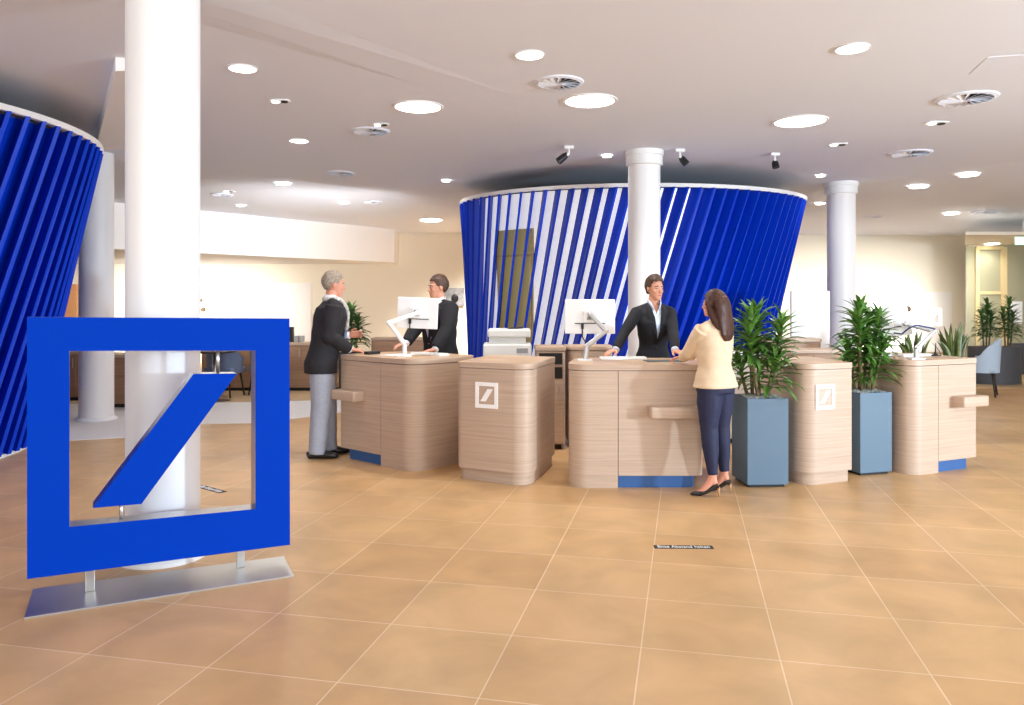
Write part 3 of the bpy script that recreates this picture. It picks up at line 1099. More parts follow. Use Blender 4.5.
for a in [(280, 100.5, 20, 'white twin spotlight set in the ceiling below the disc nearest the thick column'),
          (381, 124, 16, 'white twin spotlight right above the rim of the round vent'),
          (936.5, 122.5, 22, 'white twin spotlight under the large vent near the right picture edge'),
          (838, 144, 18, 'white twin spotlight below the large disc above the second potted plant'),
          (229, 191, 12, 'white twin spotlight next to the small vent by the thick column')]:
    gimbal(*a)


def track_spot(px, py, label, dx):
    p = ceil_pt(px, py - 7)
    t = thing('hanging_spotlight', label, 'spotlight', (p.x, p.y, p.z))
    bm = bmesh.new()
    box(bm, (0, 0, -0.02), (0.12, 0.06, 0.04), bev=0.006)
    tube(bm, [(0, 0, -0.03), (0, 0, -0.1)], 0.012, 8)
    tube(bm, [(0, 0, -0.09), (dx * 0.03, 0, -0.12)], 0.02, 8)
    finish(bm, 'mount', M['white'], t)
    bm = bmesh.new()
    a = Vector((dx * 0.02, 0.02, -0.1))
    d = Vector((dx * 0.12, -0.02, -0.1))
    tube(bm, [a, a + d * 0.3, a + d], [0.03, 0.045, 0.048], 16)
    finish(bm, 'lamp_head', M['black'], t, autosmooth=radians(40))
    return t


track_spot(569, 153, 'black spotlight hanging left of the column before the striped drum', -1.0)
track_spot(680, 156, 'black spotlight hanging right beside the top of the column before the drum', 0.6)
track_spot(775, 160, 'black spotlight hanging over the right end of the striped drum', 0.1)

# access hatch outline on the ceiling
p, q = gp(994, 56, ZC), gp(1040, 70, ZC)
bm = bmesh.new()
box(bm, ((p.x + q.x) / 2, (p.y + q.y) / 2, ZC - 0.001), (0.6, 0.5, 0.005), Matrix.Rotation(radians(-15), 3, 'Z'))
tag(finish(bm, 'access_hatch', M['ceiling']), 'square access hatch in the ceiling at the top right picture edge', 'hatch')
# small lit exit sign
bm = bmesh.new()
box(bm, (0, 0, 0), (0.3, 0.05, 0.17), bev=0.005)
o = finish(bm, 'exit_sign', M['exit'])
o.location = at(1023, 240.5, 15.5)
tag(o, 'small glowing exit sign hanging before the glass room at the picture edge', 'sign')
bm = bmesh.new()
tube(bm, [(0, 0, 0.085), (0, 0, 0.42)], 0.01, 8)
finish(bm, 'hanger', M['silver'], o)


# ------------------------------------------------------------------ monitors and things on the counters
def monitor_arm(label, base, path, arm_m, centre, n, w, h, mon_label, mat_m=M['white'], roll=0.0, clips=True):
    """monitor arm with its monitor: the screen hangs on the arm and moves with it"""
    base = Vector(base)
    t = thing('monitor', mon_label, 'monitor', base)
    bm = bmesh.new()
    box(bm, (0, 0, 0.008), (0.13, 0.1, 0.016), bev=0.005)
    finish(bm, 'clamp_base', M['white'], t)
    P = [Vector(p) - base for p in path]
    bm = bmesh.new()
    tube(bm, [(0, 0, 0.01), P[0]], 0.021, 14)
    finish(bm, 'post', arm_m, t, smooth=False, autosmooth=radians(50))
    for a, b in zip(P, P[1:]):
        bm = bmesh.new()
        tube(bm, [a, b], [0.024, 0.019], 12)
        ell(bm, b, (0.026, 0.026, 0.026), sub=2)
        finish(bm, 'arm', arm_m, t, autosmooth=radians(50))
    c = Vector(centre) - base
    Fm = frame_matrix(n) @ Matrix.Rotation(roll, 3, 'Z')
    X = Matrix.Translation(c) @ Fm.to_4x4()
    bm = bmesh.new()
    box(bm, (0, 0, -0.018), (w, h, 0.026), bev=0.006)
    bmesh.ops.transform(bm, matrix=X, verts=bm.verts[:])
    hs = finish(bm, 'housing', mat_m, t)
    bm = bmesh.new()
    box(bm, (0, 0, -0.0335), (w - 0.03, h - 0.03, 0.006))
    bmesh.ops.transform(bm, matrix=X, verts=bm.verts[:])
    finish(bm, 'screen', M['black'], hs)
    bm = bmesh.new()
    box(bm, (0, 0, 0.006), (0.12, 0.11, 0.024), bev=0.004)
    bmesh.ops.transform(bm, matrix=X, verts=bm.verts[:])
    finish(bm, 'mount_plate', M['white'], t)
    bm = bmesh.new()
    for i in range(3):
        tube(bm, [(-0.02 + 0.02 * i, -0.03, 0.017), (0.012 * (i - 1), 0.03, 0.03)], 0.008, 6)
    bmesh.ops.transform(bm, matrix=X, verts=bm.verts[:])
    finish(bm, 'tilt_joint', M['greyp'], t)
    bm = bmesh.new()
    pts = [(-0.07, -h / 2 + 0.08, 0.005), (-0.07, -h / 2 - 0.03, 0.0), (-0.03, -h / 2 - 0.1, 0.02)]
    tube(bm, pts, 0.006, 6)
    box(bm, (-0.07, -h / 2 + 0.07, 0.004), (0.025, 0.05, 0.014))
    box(bm, (0.0, -h / 2 + 0.095, 0.001), (w * 0.6, 0.008, 0.006))
    bmesh.ops.transform(bm, matrix=X, verts=bm.verts[:])
    finish(bm, 'cable', M['black'], t)
    return t


Ya = 7.62
monitor_arm('', (at(404.5, 355, Ya).x, Ya, CH), [at(404.5, 344, Ya), at(389, 323, Ya - 0.03), at(417, 313, 7.74)], M['white'],
            at(417, 313, 7.8), (-0.22, -0.97, 0.02), 0.425, 0.31, 'white monitor on a white arm in front of the suited man with the lilac tie', roll=radians(-2))
Yc = 7.05
monitor_arm('', (at(585, 361, Yc).x, Yc, CH), [at(587, 346, Yc), at(606, 331, Yc), at(590, 314, 7.12)], M['silver'],
            at(590, 316.5, 7.18), (-0.05, -1, 0.02), 0.46, 0.318, 'white monitor on a silver arm beside the woman in the black jacket')
Ye = 7.25
monitor_arm('', (at(916, 359, Ye).x, Ye, CH), [at(916, 349, Ye), at(934, 331, Ye + 0.05), at(905, 324, Ye + 0.2)], M['silver'],
            at(886, 323, 7.58), (-0.55, -0.83, 0.15), 0.42, 0.3, 'white monitor on a silver arm on the last counter, behind the second potted plant', roll=radians(12))
bm = bmesh.new()
tube(bm, [at(935, 329, Ye), at(917, 325, Ye), at(909, 328, Ye), at(902, 334, Ye + 0.1), at(894, 333, Ye + 0.2)], 0.008, 8)
o = finish(bm, 'cable', M['cable_blue'], None, smooth=True)
cbl = [x for x in COL.objects if x.name.startswith('monitor') and x.type == 'EMPTY'][-1]
o.parent = cbl
o.matrix_parent_inverse = Matrix.Translation(-cbl.location)


def slab(name, label, cat, c, rz, s, m, bev=0.003, z=CH):
    bm = bmesh.new()
    box(bm, (0, 0, s[2] / 2), s, bev=bev)
    o = finish(bm, name, m)
    o.location = (c[0], c[1], z + 0.0005)
    o.rotation_euler = (0, 0, rz)
    return tag(o, label, cat)


def keyboard(label, c, rz):
    t = thing('keyboard', label, 'keyboard', (c[0], c[1], CH + 0.0005), rz)
    bm = bmesh.new()
    box(bm, (0, 0, 0.009), (0.43, 0.14, 0.018), bev=0.005)
    finish(bm, 'case', M['white'], t)
    bm = bmesh.new()
    for r in range(5):
        for k in range(15):
            box(bm, (-0.196 + 0.028 * k, -0.05 + 0.025 * r, 0.02), (0.024, 0.021, 0.008))
    finish(bm, 'keys', M['offwhite'], t)
    return t


keyboard('white keyboard lying in front of the woman in the black jacket', (1.03, 7.25), radians(2))
slab('desk_mat', 'dark grey desk mat under the hand of the woman in cream', 'desk mat', (1.36, 7.0), radians(2), (0.33, 0.24, 0.006), M['mat_grey'])
keyboard('white keyboard lying in front of the man with the lilac tie', (-0.83, 7.86), radians(-41 + 180))
slab('paper_sheet', 'white sheet of paper on the leftmost counter beside the keyboard', 'paper', (-1.16, 7.86), radians(-41), (0.21, 0.297, 0.004), M['paper'], 0)
slab('card_terminal', 'small black card terminal under the hand of the grey-haired man', 'card terminal', (-1.44, 8.01), radians(-41), (0.09, 0.16, 0.03), M['black'], 0.008)
slab('paper_stack', 'stack of white papers on the last counter behind the second potted plant', 'paper stack', (3.62, 7.75), radians(10), (0.2, 0.22, 0.035), M['paper'], 0.002)
slab('keyboard_tray', 'white keyboard on the last counter near the silver monitor arm', 'keyboard', (3.95, 7.7), radians(24), (0.4, 0.14, 0.022), M['white'], 0.005)
t = thing('pen_stand', 'thin black pen in a holder on the last counter before the snake plants', 'pen', (4.19, 7.72, CH), 0)
bm = bmesh.new()
lathe(bm, [(0.05, 0.0), (0.05, 0.01), (0.012, 0.02), (0.01, 0.04)], n=20)
finish(bm, 'holder', M['black'], t)
bm = bmesh.new()
tube(bm, [(0, 0, 0.02), (0.004, 0, 0.13)], [0.007, 0.004], 8)
finish(bm, 'pen', M['black'], t)


# ------------------------------------------------------------------ cabinets behind the counters
def cabinet(name, label, x0, x1, y0, y1, h, m=M['wood'], doors=2, rl=0.04, rr=0.04, top=True, niches=0):
    t = thing(name, label, 'cabinet', ((x0 + x1) / 2, (y0 + y1) / 2, 0))
    w, d = (x1 - x0) / 2, (y1 - y0) / 2
    pts = [(-w, -d), (w, -d), (w, d), (-w, d)]
    bm = bmesh.new()
    prism(bm, rounded(pts, [rl, rr, 0.02, 0.02], 8), 0.06, h - 0.045)
    finish(bm, 'body', m, t, autosmooth=radians(30))
    bm = bmesh.new()
    prism(bm, [(-w + 0.04, -d + 0.04), (w - 0.04, -d + 0.04), (w - 0.04, d - 0.02), (-w + 0.04, d - 0.02)], 0.0, 0.062)
    finish(bm, 'plinth', M['dark'], t)
    bm = bmesh.new()
    prism(bm, rounded([(-w - 0.01, -d - 0.01), (w + 0.01, -d - 0.01), (w + 0.01, d + 0.01), (-w - 0.01, d + 0.01)], [rl, rr, 0.02, 0.02], 8), h - 0.04, h, bev=0.004)
    finish(bm, 'worktop', M['wood_top'] if m in (M['wood'], M['wood_dark']) else m, t, autosmooth=radians(30))
    i0, i1 = -w + rl, w - rr
    zt = h - 0.06
    if niches:
        zt = h - 0.06 - niches * 0.15
        for k in range(niches):
            z = h - 0.06 - 0.15 * k
            bm = bmesh.new()
            box(bm, ((i0 + i1) / 2, -d - 0.001, z - 0.065), (i1 - i0 - 0.02, 0.012, 0.12))
            finish(bm, 'niche', M['dark'], t)
    for k in range(doors):
        a, b = i0 + (i1 - i0) * k / doors, i0 + (i1 - i0) * (k + 1) / doors
        bm = bmesh.new()
        box(bm, ((a + b) / 2, -d - 0.008, (0.08 + zt) / 2), (b - a - 0.006, 0.016, zt - 0.08), bev=0.002)
        dr = finish(bm, 'door', m, t)
        bm = bmesh.new()
        tube(bm, [(b - 0.04, -d - 0.03, zt - 0.2), (b - 0.04, -d - 0.03, zt - 0.05)], 0.006, 8)
        for z in (zt - 0.19, zt - 0.06):
            tube(bm, [(b - 0.04, -d - 0.031, z), (b - 0.04, -d - 0.012, z)], 0.005, 6)
        finish(bm, 'handle', M['silver'], dr)
    return t


cabinet('sideboard', 'low oak cabinet carrying the white printer behind the emblem counter', -0.34, 0.22, 8.35, 8.85, 0.93, doors=1)
cabinet('sideboard', 'oak cabinet with open black niches, just right of the printer', 0.26, 0.57, 8.35, 8.9, 1.1, doors=1, niches=2, rl=0.02, rr=0.02)
cabinet('sideboard', 'rounded oak cabinet standing behind the silver monitor arm', 0.605, 1.1, 8.45, 8.95, 1.1, doors=1, rl=0.16, rr=0.1)
cabinet('sideboard', 'low brown oak cabinet behind the emblem block between the blue planters', 3.18, 3.92, 9.2, 9.7, 1.02, M['wood_dark'], doors=2)
cabinet('sideboard', 'taller dark oak cabinet against the white partition behind the planters', 3.25, 3.95, 9.95, 10.3, 1.12, M['wood_dark'], doors=2)
cabinet('sideboard', 'white cabinet half hidden between the woman in cream and the first plant', 2.42, 3.02, 8.7, 9.2, 1.02, M['white_wall'], doors=1)
cabinet('sideboard', 'long brown sideboard by the wall left of the grey-haired man', -5.6, -3.15, 14.05, 14.6, 0.87, M['wood_dark'], doors=4)
cabinet('sideboard', 'brown cabinet behind the white monitor arm of the leftmost counter', -2.35, -1.2, 13.0, 13.5, 1.0, M['wood_dark'], doors=2)
cabinet('sideboard', 'dark brown cabinet right behind the second white column on the carpet', -6.25, -5.05, 11.75, 12.3, 0.8, M['wood_dark'], doors=2)
cabinet('sideboard', 'brown cabinet seen between the blue drum and the second white column', -7.9, -7.0, 12.6, 13.2, 0.8, M['wood_dark'], doors=2)

# white partition board behind the planters
t = thing('partition_board', 'tall white partition board behind the first potted plant, next to the last column', 'partition', (4.03, 10.55, 0))
bm = bmesh.new()
box(bm, (0, 0, 1.0), (0.52, 0.06, 1.48), bev=0.006)
finish(bm, 'board', M['white_wall'], t)
for s in (-1, 1):
    bm = bmesh.new()
    box(bm, (s * 0.22, 0, 0.14), (0.06, 0.05, 0.28))
    box(bm, (s * 0.22, 0, 0.015), (0.08, 0.4, 0.03))
    finish(bm, 'foot', M['greyp'], t)

# printer
pc = (-0.05, 8.58, 0.93)
t = thing('printer', 'white multifunction printer on the low cabinet behind the emblem counter', 'printer', pc)
bm = bmesh.new()
box(bm, (0.0, 0, 0.1), (0.52, 0.44, 0.2), bev=0.015)
finish(bm, 'body', M['offwhite'], t)
bm = bmesh.new()
box(bm, (0.0, 0.03, 0.235), (0.40, 0.36, 0.075), bev=0.008)
finish(bm, 'output_well', M['offwhite'], t)
bm = bmesh.new()
box(bm, (0.02, 0.01, 0.315), (0.46, 0.42, 0.09), bev=0.018)
finish(bm, 'scanner_lid', M['offwhite'], t)
bm = bmesh.new()
box(bm, (0.09, -0.05, 0.368), (0.17, 0.16, 0.016), Matrix.Rotation(radians(-6), 3, 'Y'), bev=0.004)
finish(bm, 'control_panel', M['black'], t)
bm = bmesh.new()
box(bm, (0.16, -0.219, 0.13), (0.12, 0.01, 0.05))
box(bm, (-0.05, -0.221, 0.05), (0.3, 0.01, 0.004))
finish(bm, 'paper_tray', M['greyp'], t)

# tabletop leaning items on the long sideboard
bm = bmesh.new()
box(bm, (0, 0, 0.14), (0.1, 0.08, 0.28), bev=0.006)
o = finish(bm, 'speaker_box', M['black'])
o.location = (at(291, 340, 14.25).x, 14.25, 0.871)
tag(o, 'small black box on the brown sideboard next to the blue frame sign edge', 'box')
for k, px in enumerate((297, 302)):
    bm = bmesh.new()
    box(bm, (0, 0, 0.06), (0.07, 0.1, 0.12), bev=0.004)
    o = finish(bm, 'storage_box', M['greyp'])
    o.location = (at(px, 340, 14.2).x, 14.2, 0.871)
    tag(o, ['small grey box on the brown sideboard, next to the black box', 'small grey box on the brown sideboard, nearest the grey-haired man'][k], 'box')


# ------------------------------------------------------------------ advice area: chairs and table
def tub_chair(label, x, y, rz, m, sh=0.46, bh=0.85):
    t = thing('tub_chair', label, 'chair', (x, y, 0.004), rz)
    bm = bmesh.new()
    box(bm, (0, 0, sh - 0.05), (0.5, 0.5, 0.1), bev=0.03)
    finish(bm, 'seat', m, t, smooth=True)
    bm = bmesh.new()
    n = 20
    io, oo, it, ot = [], [], [], []
    for i in range(n + 1):
        a = radians(-20) + radians(220) * i / n
        c, s = cos(a), sin(a)
        f = max(0.0, sin(a))
        h = sh + 0.16 + (bh - sh - 0.16) * f ** 0.7
        io.append(bm.verts.new((0.24 * c, 0.24 * s, sh - 0.08)))
        oo.append(bm.verts.new((0.28 * c, 0.28 * s, sh - 0.1)))
        it.append(bm.verts.new((0.27 * c, 0.27 * s, h)))
        ot.append(bm.verts.new((0.31 * c, 0.31 * s, h)))
    for i in range(n):
        for p, q in ((io, it), (it, ot), (ot, oo), (oo, io)):
            bm.faces.new((p[i], p[i + 1], q[i + 1], q[i]))
    bm.faces.new((io[0], it[0], ot[0], oo[0]))
    bm.faces.new((io[n], oo[n], ot[n], it[n]))
    finish(bm, 'backrest', m, t, autosmooth=radians(50))
    for sx in (-1, 1):
        for sy in (-1, 1):
            bm = bmesh.new()
            tube(bm, [(sx * 0.18, sy * 0.18, sh - 0.1), (sx * 0.23, sy * 0.23, 0)], [0.02, 0.013], 8)
            finish(bm, 'leg', M['leg_dark'], t, smooth=True)
    return t


tub_chair('blue upholstered chair at the round table, seen through the frame sign', -4.86, 13.2, radians(170), M['chair_blue'], 0.5, 0.9)
tub_chair('grey chair with dark legs, seen through the frame sign next to the blue chair', -4.2, 13.45, radians(150), M['chair_grey'], 0.5, 0.86)
tub_chair('pale blue-grey chair with dark legs beside the dark curved planter', 8.02, 13.35, radians(235), M['chair_pale'], 0.5, 0.98)
t = thing('round_table', 'small round table on a steel post, seen through the frame sign', 'table', (-4.78, 12.55, 0.004))
bm = bmesh.new()
lathe(bm, [(0.30, 0.78), (0.31, 0.79), (0.31, 0.805), (0.3, 0.81)], n=40)
finish(bm, 'tabletop', M['leg_dark'], t, autosmooth=radians(30))
bm = bmesh.new()
tube(bm, [(0, 0, 0.02), (0, 0, 0.785)], 0.035, 16)
finish(bm, 'post', M['steel'], t, smooth=True)
bm = bmesh.new()
lathe(bm, [(0.24, 0.0), (0.24, 0.012), (0.04, 0.03)], n=40)
finish(bm, 'foot', M['steel'], t, autosmooth=radians(30))


# ------------------------------------------------------------------ walls: panels, pictures, glass room
def wall_panel(name, label, cat, px0, py0, px1, py1, Y, m, th=0.04):
    a, b = at(px0, py0, Y), at(px1, py1, Y)
    bm = bmesh.new()
    box(bm, (0, 0, 0), (abs(b.x - a.x), th, abs(a.z - b.z)), bev=0.004)
    o = finish(bm, name, m)
    o.location = ((a.x + b.x) / 2, Y, (a.z + b.z) / 2)
    return tag(o, label, cat)


wall_panel('light_panel', 'bright white lit panel on the wall beside the thick white column', 'lit panel', 150, 282, 232, 346, 20.72, M['screen'], 0.06)
wall_panel('wall_board', 'wide cream board on the wall left of the grey-haired man', 'wall board', 234, 283, 311, 348, 20.75, M['white_wall'], 0.06)
wall_panel('light_panel', 'bright white lit panel on the cream wall above the last counter', 'lit panel', 866, 291, 920, 352, 18.84, M['screen'], 0.08)
pb = wall_panel('wall_board', 'white board with a white square emblem on the wall behind the last counter', 'wall board', 921, 292, 951, 352, 18.86, M['white_wall'], 0.06)
em = emblem(pb, at(933, 317, 18.828) - Vector(pb.location), (0, -1, 0), 0.42, Matrix())
em.data.materials.clear()
em.data.materials.append(M['screen'])
for q in [x for x in COL.objects if x.name.startswith('light_panel')]:
    left = q.location.x < 0
    bm = bmesh.new()
    for (mx, mz, r) in (((0.28, 0.36, 0.06), (0.34, 0.12, 0.08)) if left else ((0.33, 0.3, 0.09), (0.27, 0.22, 0.07))):
        ell(bm, (mx, -0.045 if not left else -0.035, mz), (r, 0.006, r * 0.9), sub=2)
    finish(bm, 'printed_motif', M['cane'], q, smooth=True)

o = wall_panel('wall_picture', 'small grey picture on the wall behind the man with the lilac tie', 'picture', 444, 288, 464, 306, 20.76, M['photo_grey'])
bm = bmesh.new()
ell(bm, (0.02, -0.02, -0.04), (0.1, 0.02, 0.12), sub=2)
finish(bm, 'dark_motif', M['black'], o, smooth=True)
# door in the far wall between drum and column
bm = bmesh.new()
box(bm, (0, 0, 1.05), (0.5, 0.08, 2.1))
o = finish(bm, 'door_1', M['wood_strip'])
o.location = (at(67, 300, 20.7).x, 20.74, 0.004)
struct(o)

# glass room
bm = bmesh.new()
prism(bm, [(8.72, 15.0), (15.5, 15.0), (15.5, 17.6), (10.22, 17.6)], 2.9, 2.96)
struct(finish(bm, 'ceiling_soffit', M['wall']))
t = thing('glass_partition', 'glass room front with beige frames behind the dark curved planter', 'partition', (10.75, 17.4, 0))


def gx(px):
    return (px - CX) * 17.4 / F - 10.75


xs = [gx(966), gx(976), gx(1003), gx(1060)]
for k, (a, b) in enumerate(zip(xs, xs[1:])):
    bm = bmesh.new()
    box(bm, ((a + b) / 2, 0, 1.48), (b - a, 0.02, 2.82))
    finish(bm, 'pane', M['glass'], t)
for px, w in ((976.5, 0.08), (1003, 0.13)):
    bm = bmesh.new()
    box(bm, (gx(px), 0, 1.42), (w, 0.1, 2.84))
    finish(bm, 'post', M['frame_beige'], t)
for z in (0.06, 1.82, 2.82):
    bm = bmesh.new()
    box(bm, ((gx(976) + gx(1003)) / 2, 0, z), (gx(1003) - gx(976), 0.09, 0.07))
    finish(bm, 'rail', M['frame_beige'], t)
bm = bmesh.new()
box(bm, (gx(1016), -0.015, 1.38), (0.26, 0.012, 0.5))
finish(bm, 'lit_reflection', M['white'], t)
bm = bmesh.new()
box(bm, (gx(1035), -0.02, 0.35), (1.2, 0.03, 0.7))
finish(bm, 'dark_lower_panel', M['planter_dark'], t)


# floor strips
def floor_strip(label, p, q, w, col, txt, tcol):
    p, q = Vector(p), Vector(q)
    d = q - p
    rz = atan2(d.y, d.x)
    t = thing('floor_strip', label, 'floor marking', ((p.x + q.x) / 2, (p.y + q.y) / 2, 0), rz)
    bm = bmesh.new()
    box(bm, (0, 0, 0.0015), (d.length, w, 0.003))
    finish(bm, 'strip', col, t)
    cu = bpy.data.curves.new('t', 'FONT')
    cu.body = txt
    cu.align_x = 'CENTER'
    cu.align_y = 'CENTER'
    cu.size = w * 1.0
    cu.extrude = 0.0004
    tmp = bpy.data.objects.new('t', cu)
    COL.objects.link(tmp)
    bpy.context.view_layer.update()
    me = bpy.data.meshes.new_from_object(tmp.evaluated_get(bpy.context.evaluated_depsgraph_get()))
    bpy.data.objects.remove(tmp)
    xs = [v.co.x for v in me.vertices]
    k = d.length * 0.88 / (max(xs) - min(xs))
    for v in me.vertices:
        v.co = Vector((v.co.x * k, v.co.y * 1.15, v.co.z + 0.0034))
    me.materials.clear()
    me.materials.append(tcol)
    o = bpy.data.objects.new('lettering', me)
    COL.objects.link(o)
    o.parent = t


floor_strip('black floor strip with white lettering in front of the middle counter', gp(654, 547), gp(713, 547.5), 0.062, M['dark'], 'Bitte Abstand halten', M['white'])
floor_strip('narrow pale floor strip with dark edges beside the thick white column', gp(199, 486), gp(223, 492.5), 0.07, M['dark'], 'Bitte Abstand halten', M['white'])


# ------------------------------------------------------------------ people
def solid(name, bm, m, parent, voxel, smooth=4, fac=0.5, cut=None, thick=0.0, mats=None, pre=None):
    """union of overlapping closed shapes -> one continuous skin"""
    bmesh.ops.recalc_face_normals(bm, faces=bm.faces[:])
    me = bpy.data.meshes.new('tmp')
    bm.to_mesh(me)
    bm.free()
    o = bpy.data.objects.new('tmp', me)
    COL.objects.link(o)
    r = o.modifiers.new('r', 'REMESH')
    r.mode = 'VOXEL'
    r.voxel_size = voxel
    if smooth:
        s = o.modifiers.new('s', 'SMOOTH')
        s.factor = fac
        s.iterations = smooth
    bpy.context.view_layer.update()
    me2 = bpy.data.meshes.new_from_object(o.evaluated_get(bpy.context.evaluated_depsgraph_get()))
    bpy.data.objects.remove(o)
    bpy.data.meshes.remove(me)
    me2.name = name
    me2.materials.clear()
    for x in (m if isinstance(m, (list, tuple)) else [m]):
        me2.materials.append(x)
    b = bmesh.new()
    b.from_mesh(me2)
    if pre:
        for v in b.verts:
            v.co = pre(v.co)
    if cut:
        bmesh.ops.delete(b, geom=[f for f in b.faces if cut(f.calc_center_median())], context='FACES')
    for f in b.faces:
        f.smooth = True
        f.material_index = mats(f.calc_center_median()) if mats else 0
    b.to_mesh(me2)
    b.free()
    ob = bpy.data.objects.new(name, me2)
    COL.objects.link(ob)
    ob.parent = parent
    if thick:
        md = ob.modifiers.new('thick', 'SOLIDIFY')
        md.thickness = thick
        md.offset = -1
    return ob


def ik(S, W, l1, l2, pole):
    S, W = Vector(S), Vector(W)
    d = W - S
    L = min(d.length, (l1 + l2) * 0.995)
    d.normalize()
    W2 = S + d * L
    a = (l1 * l1 - l2 * l2 + L * L) / (2 * L)
    h = sqrt(max(0, l1 * l1 - a * a))
    p = Vector(pole)
    p = (p - d * p.dot(d)).normalized()
    return S + d * a + p * h, W2


def interp(tab, z):
    if z <= tab[0][0]:
        return tab[0][1:]
    for a, b in zip(tab, tab[1:]):
        if z <= b[0]:
            f = (z - a[0]) / (b[0] - a[0])
            f = f * f * (3 - 2 * f)
            return tuple(x + (y - x) * f for x, y in zip(a[1:], b[1:]))
    return tab[-1][1:]


MALE = [(0.80, 0.165, 0.112, 0.0), (0.88, 0.172, 0.118, 0.0), (0.96, 0.165, 0.112, 0.005), (1.06, 0.152, 0.108, 0.01), (1.2, 0.165, 0.115, 0.005),
        (1.32, 0.185, 0.118, 0.0), (1.4, 0.178, 0.105, -0.01), (1.45, 0.12, 0.08, -0.015), (1.485, 0.066, 0.062, -0.015)]
FEM = [(0.80, 0.158, 0.108, 0.0), (0.88, 0.17, 0.118, 0.0), (0.96, 0.155, 0.106, 0.0), (1.08, 0.122, 0.09, 0.0), (1.2, 0.142, 0.11, 0.012),
       (1.29, 0.155, 0.115, 0.012), (1.39, 0.15, 0.09, -0.01), (1.44, 0.1, 0.068, -0.015), (1.48, 0.055, 0.052, -0.015)]


def hand(bm, w, d, n, side, curl=0.35, spread=0.08):
    """palm, four fingers of unequal length and a thumb from the side of the palm"""
    w, d, n = Vector(w), Vector(d).normalized(), Vector(n)
    n = (n - d * n.dot(d)).normalized()
    t = d.cross(n) * (1 if side > 0 else -1)        # towards the thumb
    tube(bm, [w - d * 0.02, w + d * 0.015, w + d * 0.05, w + d * 0.09], [(0.024, 0.02), (0.029, 0.018), (0.038, 0.016), (0.039, 0.012)], 12, up=n)
    for k, (off, ln) in enumerate(((0.029, 0.074), (0.01, 0.083), (-0.0095, 0.077), (-0.028, 0.06))):
        p = w + d * 0.082 + t * off
        dr = (d + t * off * spread * 12).normalized()
        c = curl * (0.8 + 0.12 * k)
        pts = [p - dr * 0.015, p]
        for s, f in enumerate((0.45, 0.31, 0.24)):
            ang = c * (s + 0.6)
            p = p + (dr * cos(ang) + n * sin(ang)) * ln * f
            pts.append(p)
        tube(bm, pts, [0.009, 0.0092, 0.0085, 0.0078, 0.0062], 8)
        ell(bm, pts[-1], (0.0063,) * 3, sub=1)
    p = w + d * 0.025 + t * 0.024
    q = p + (d * 0.5 + t * 0.8 + n * 0.25).normalized() * 0.035
    r = q + (d * 0.85 + t * 0.4 + n * 0.3).normalized() * 0.032
    s = r + (d * 0.95 + t * 0.1 + n * 0.3).normalized() * 0.024
    tube(bm, [p, q, r, s], [0.014, 0.0115, 0.0095, 0.0072], 8)
    ell(bm, s, (0.0073,) * 3, sub=1)


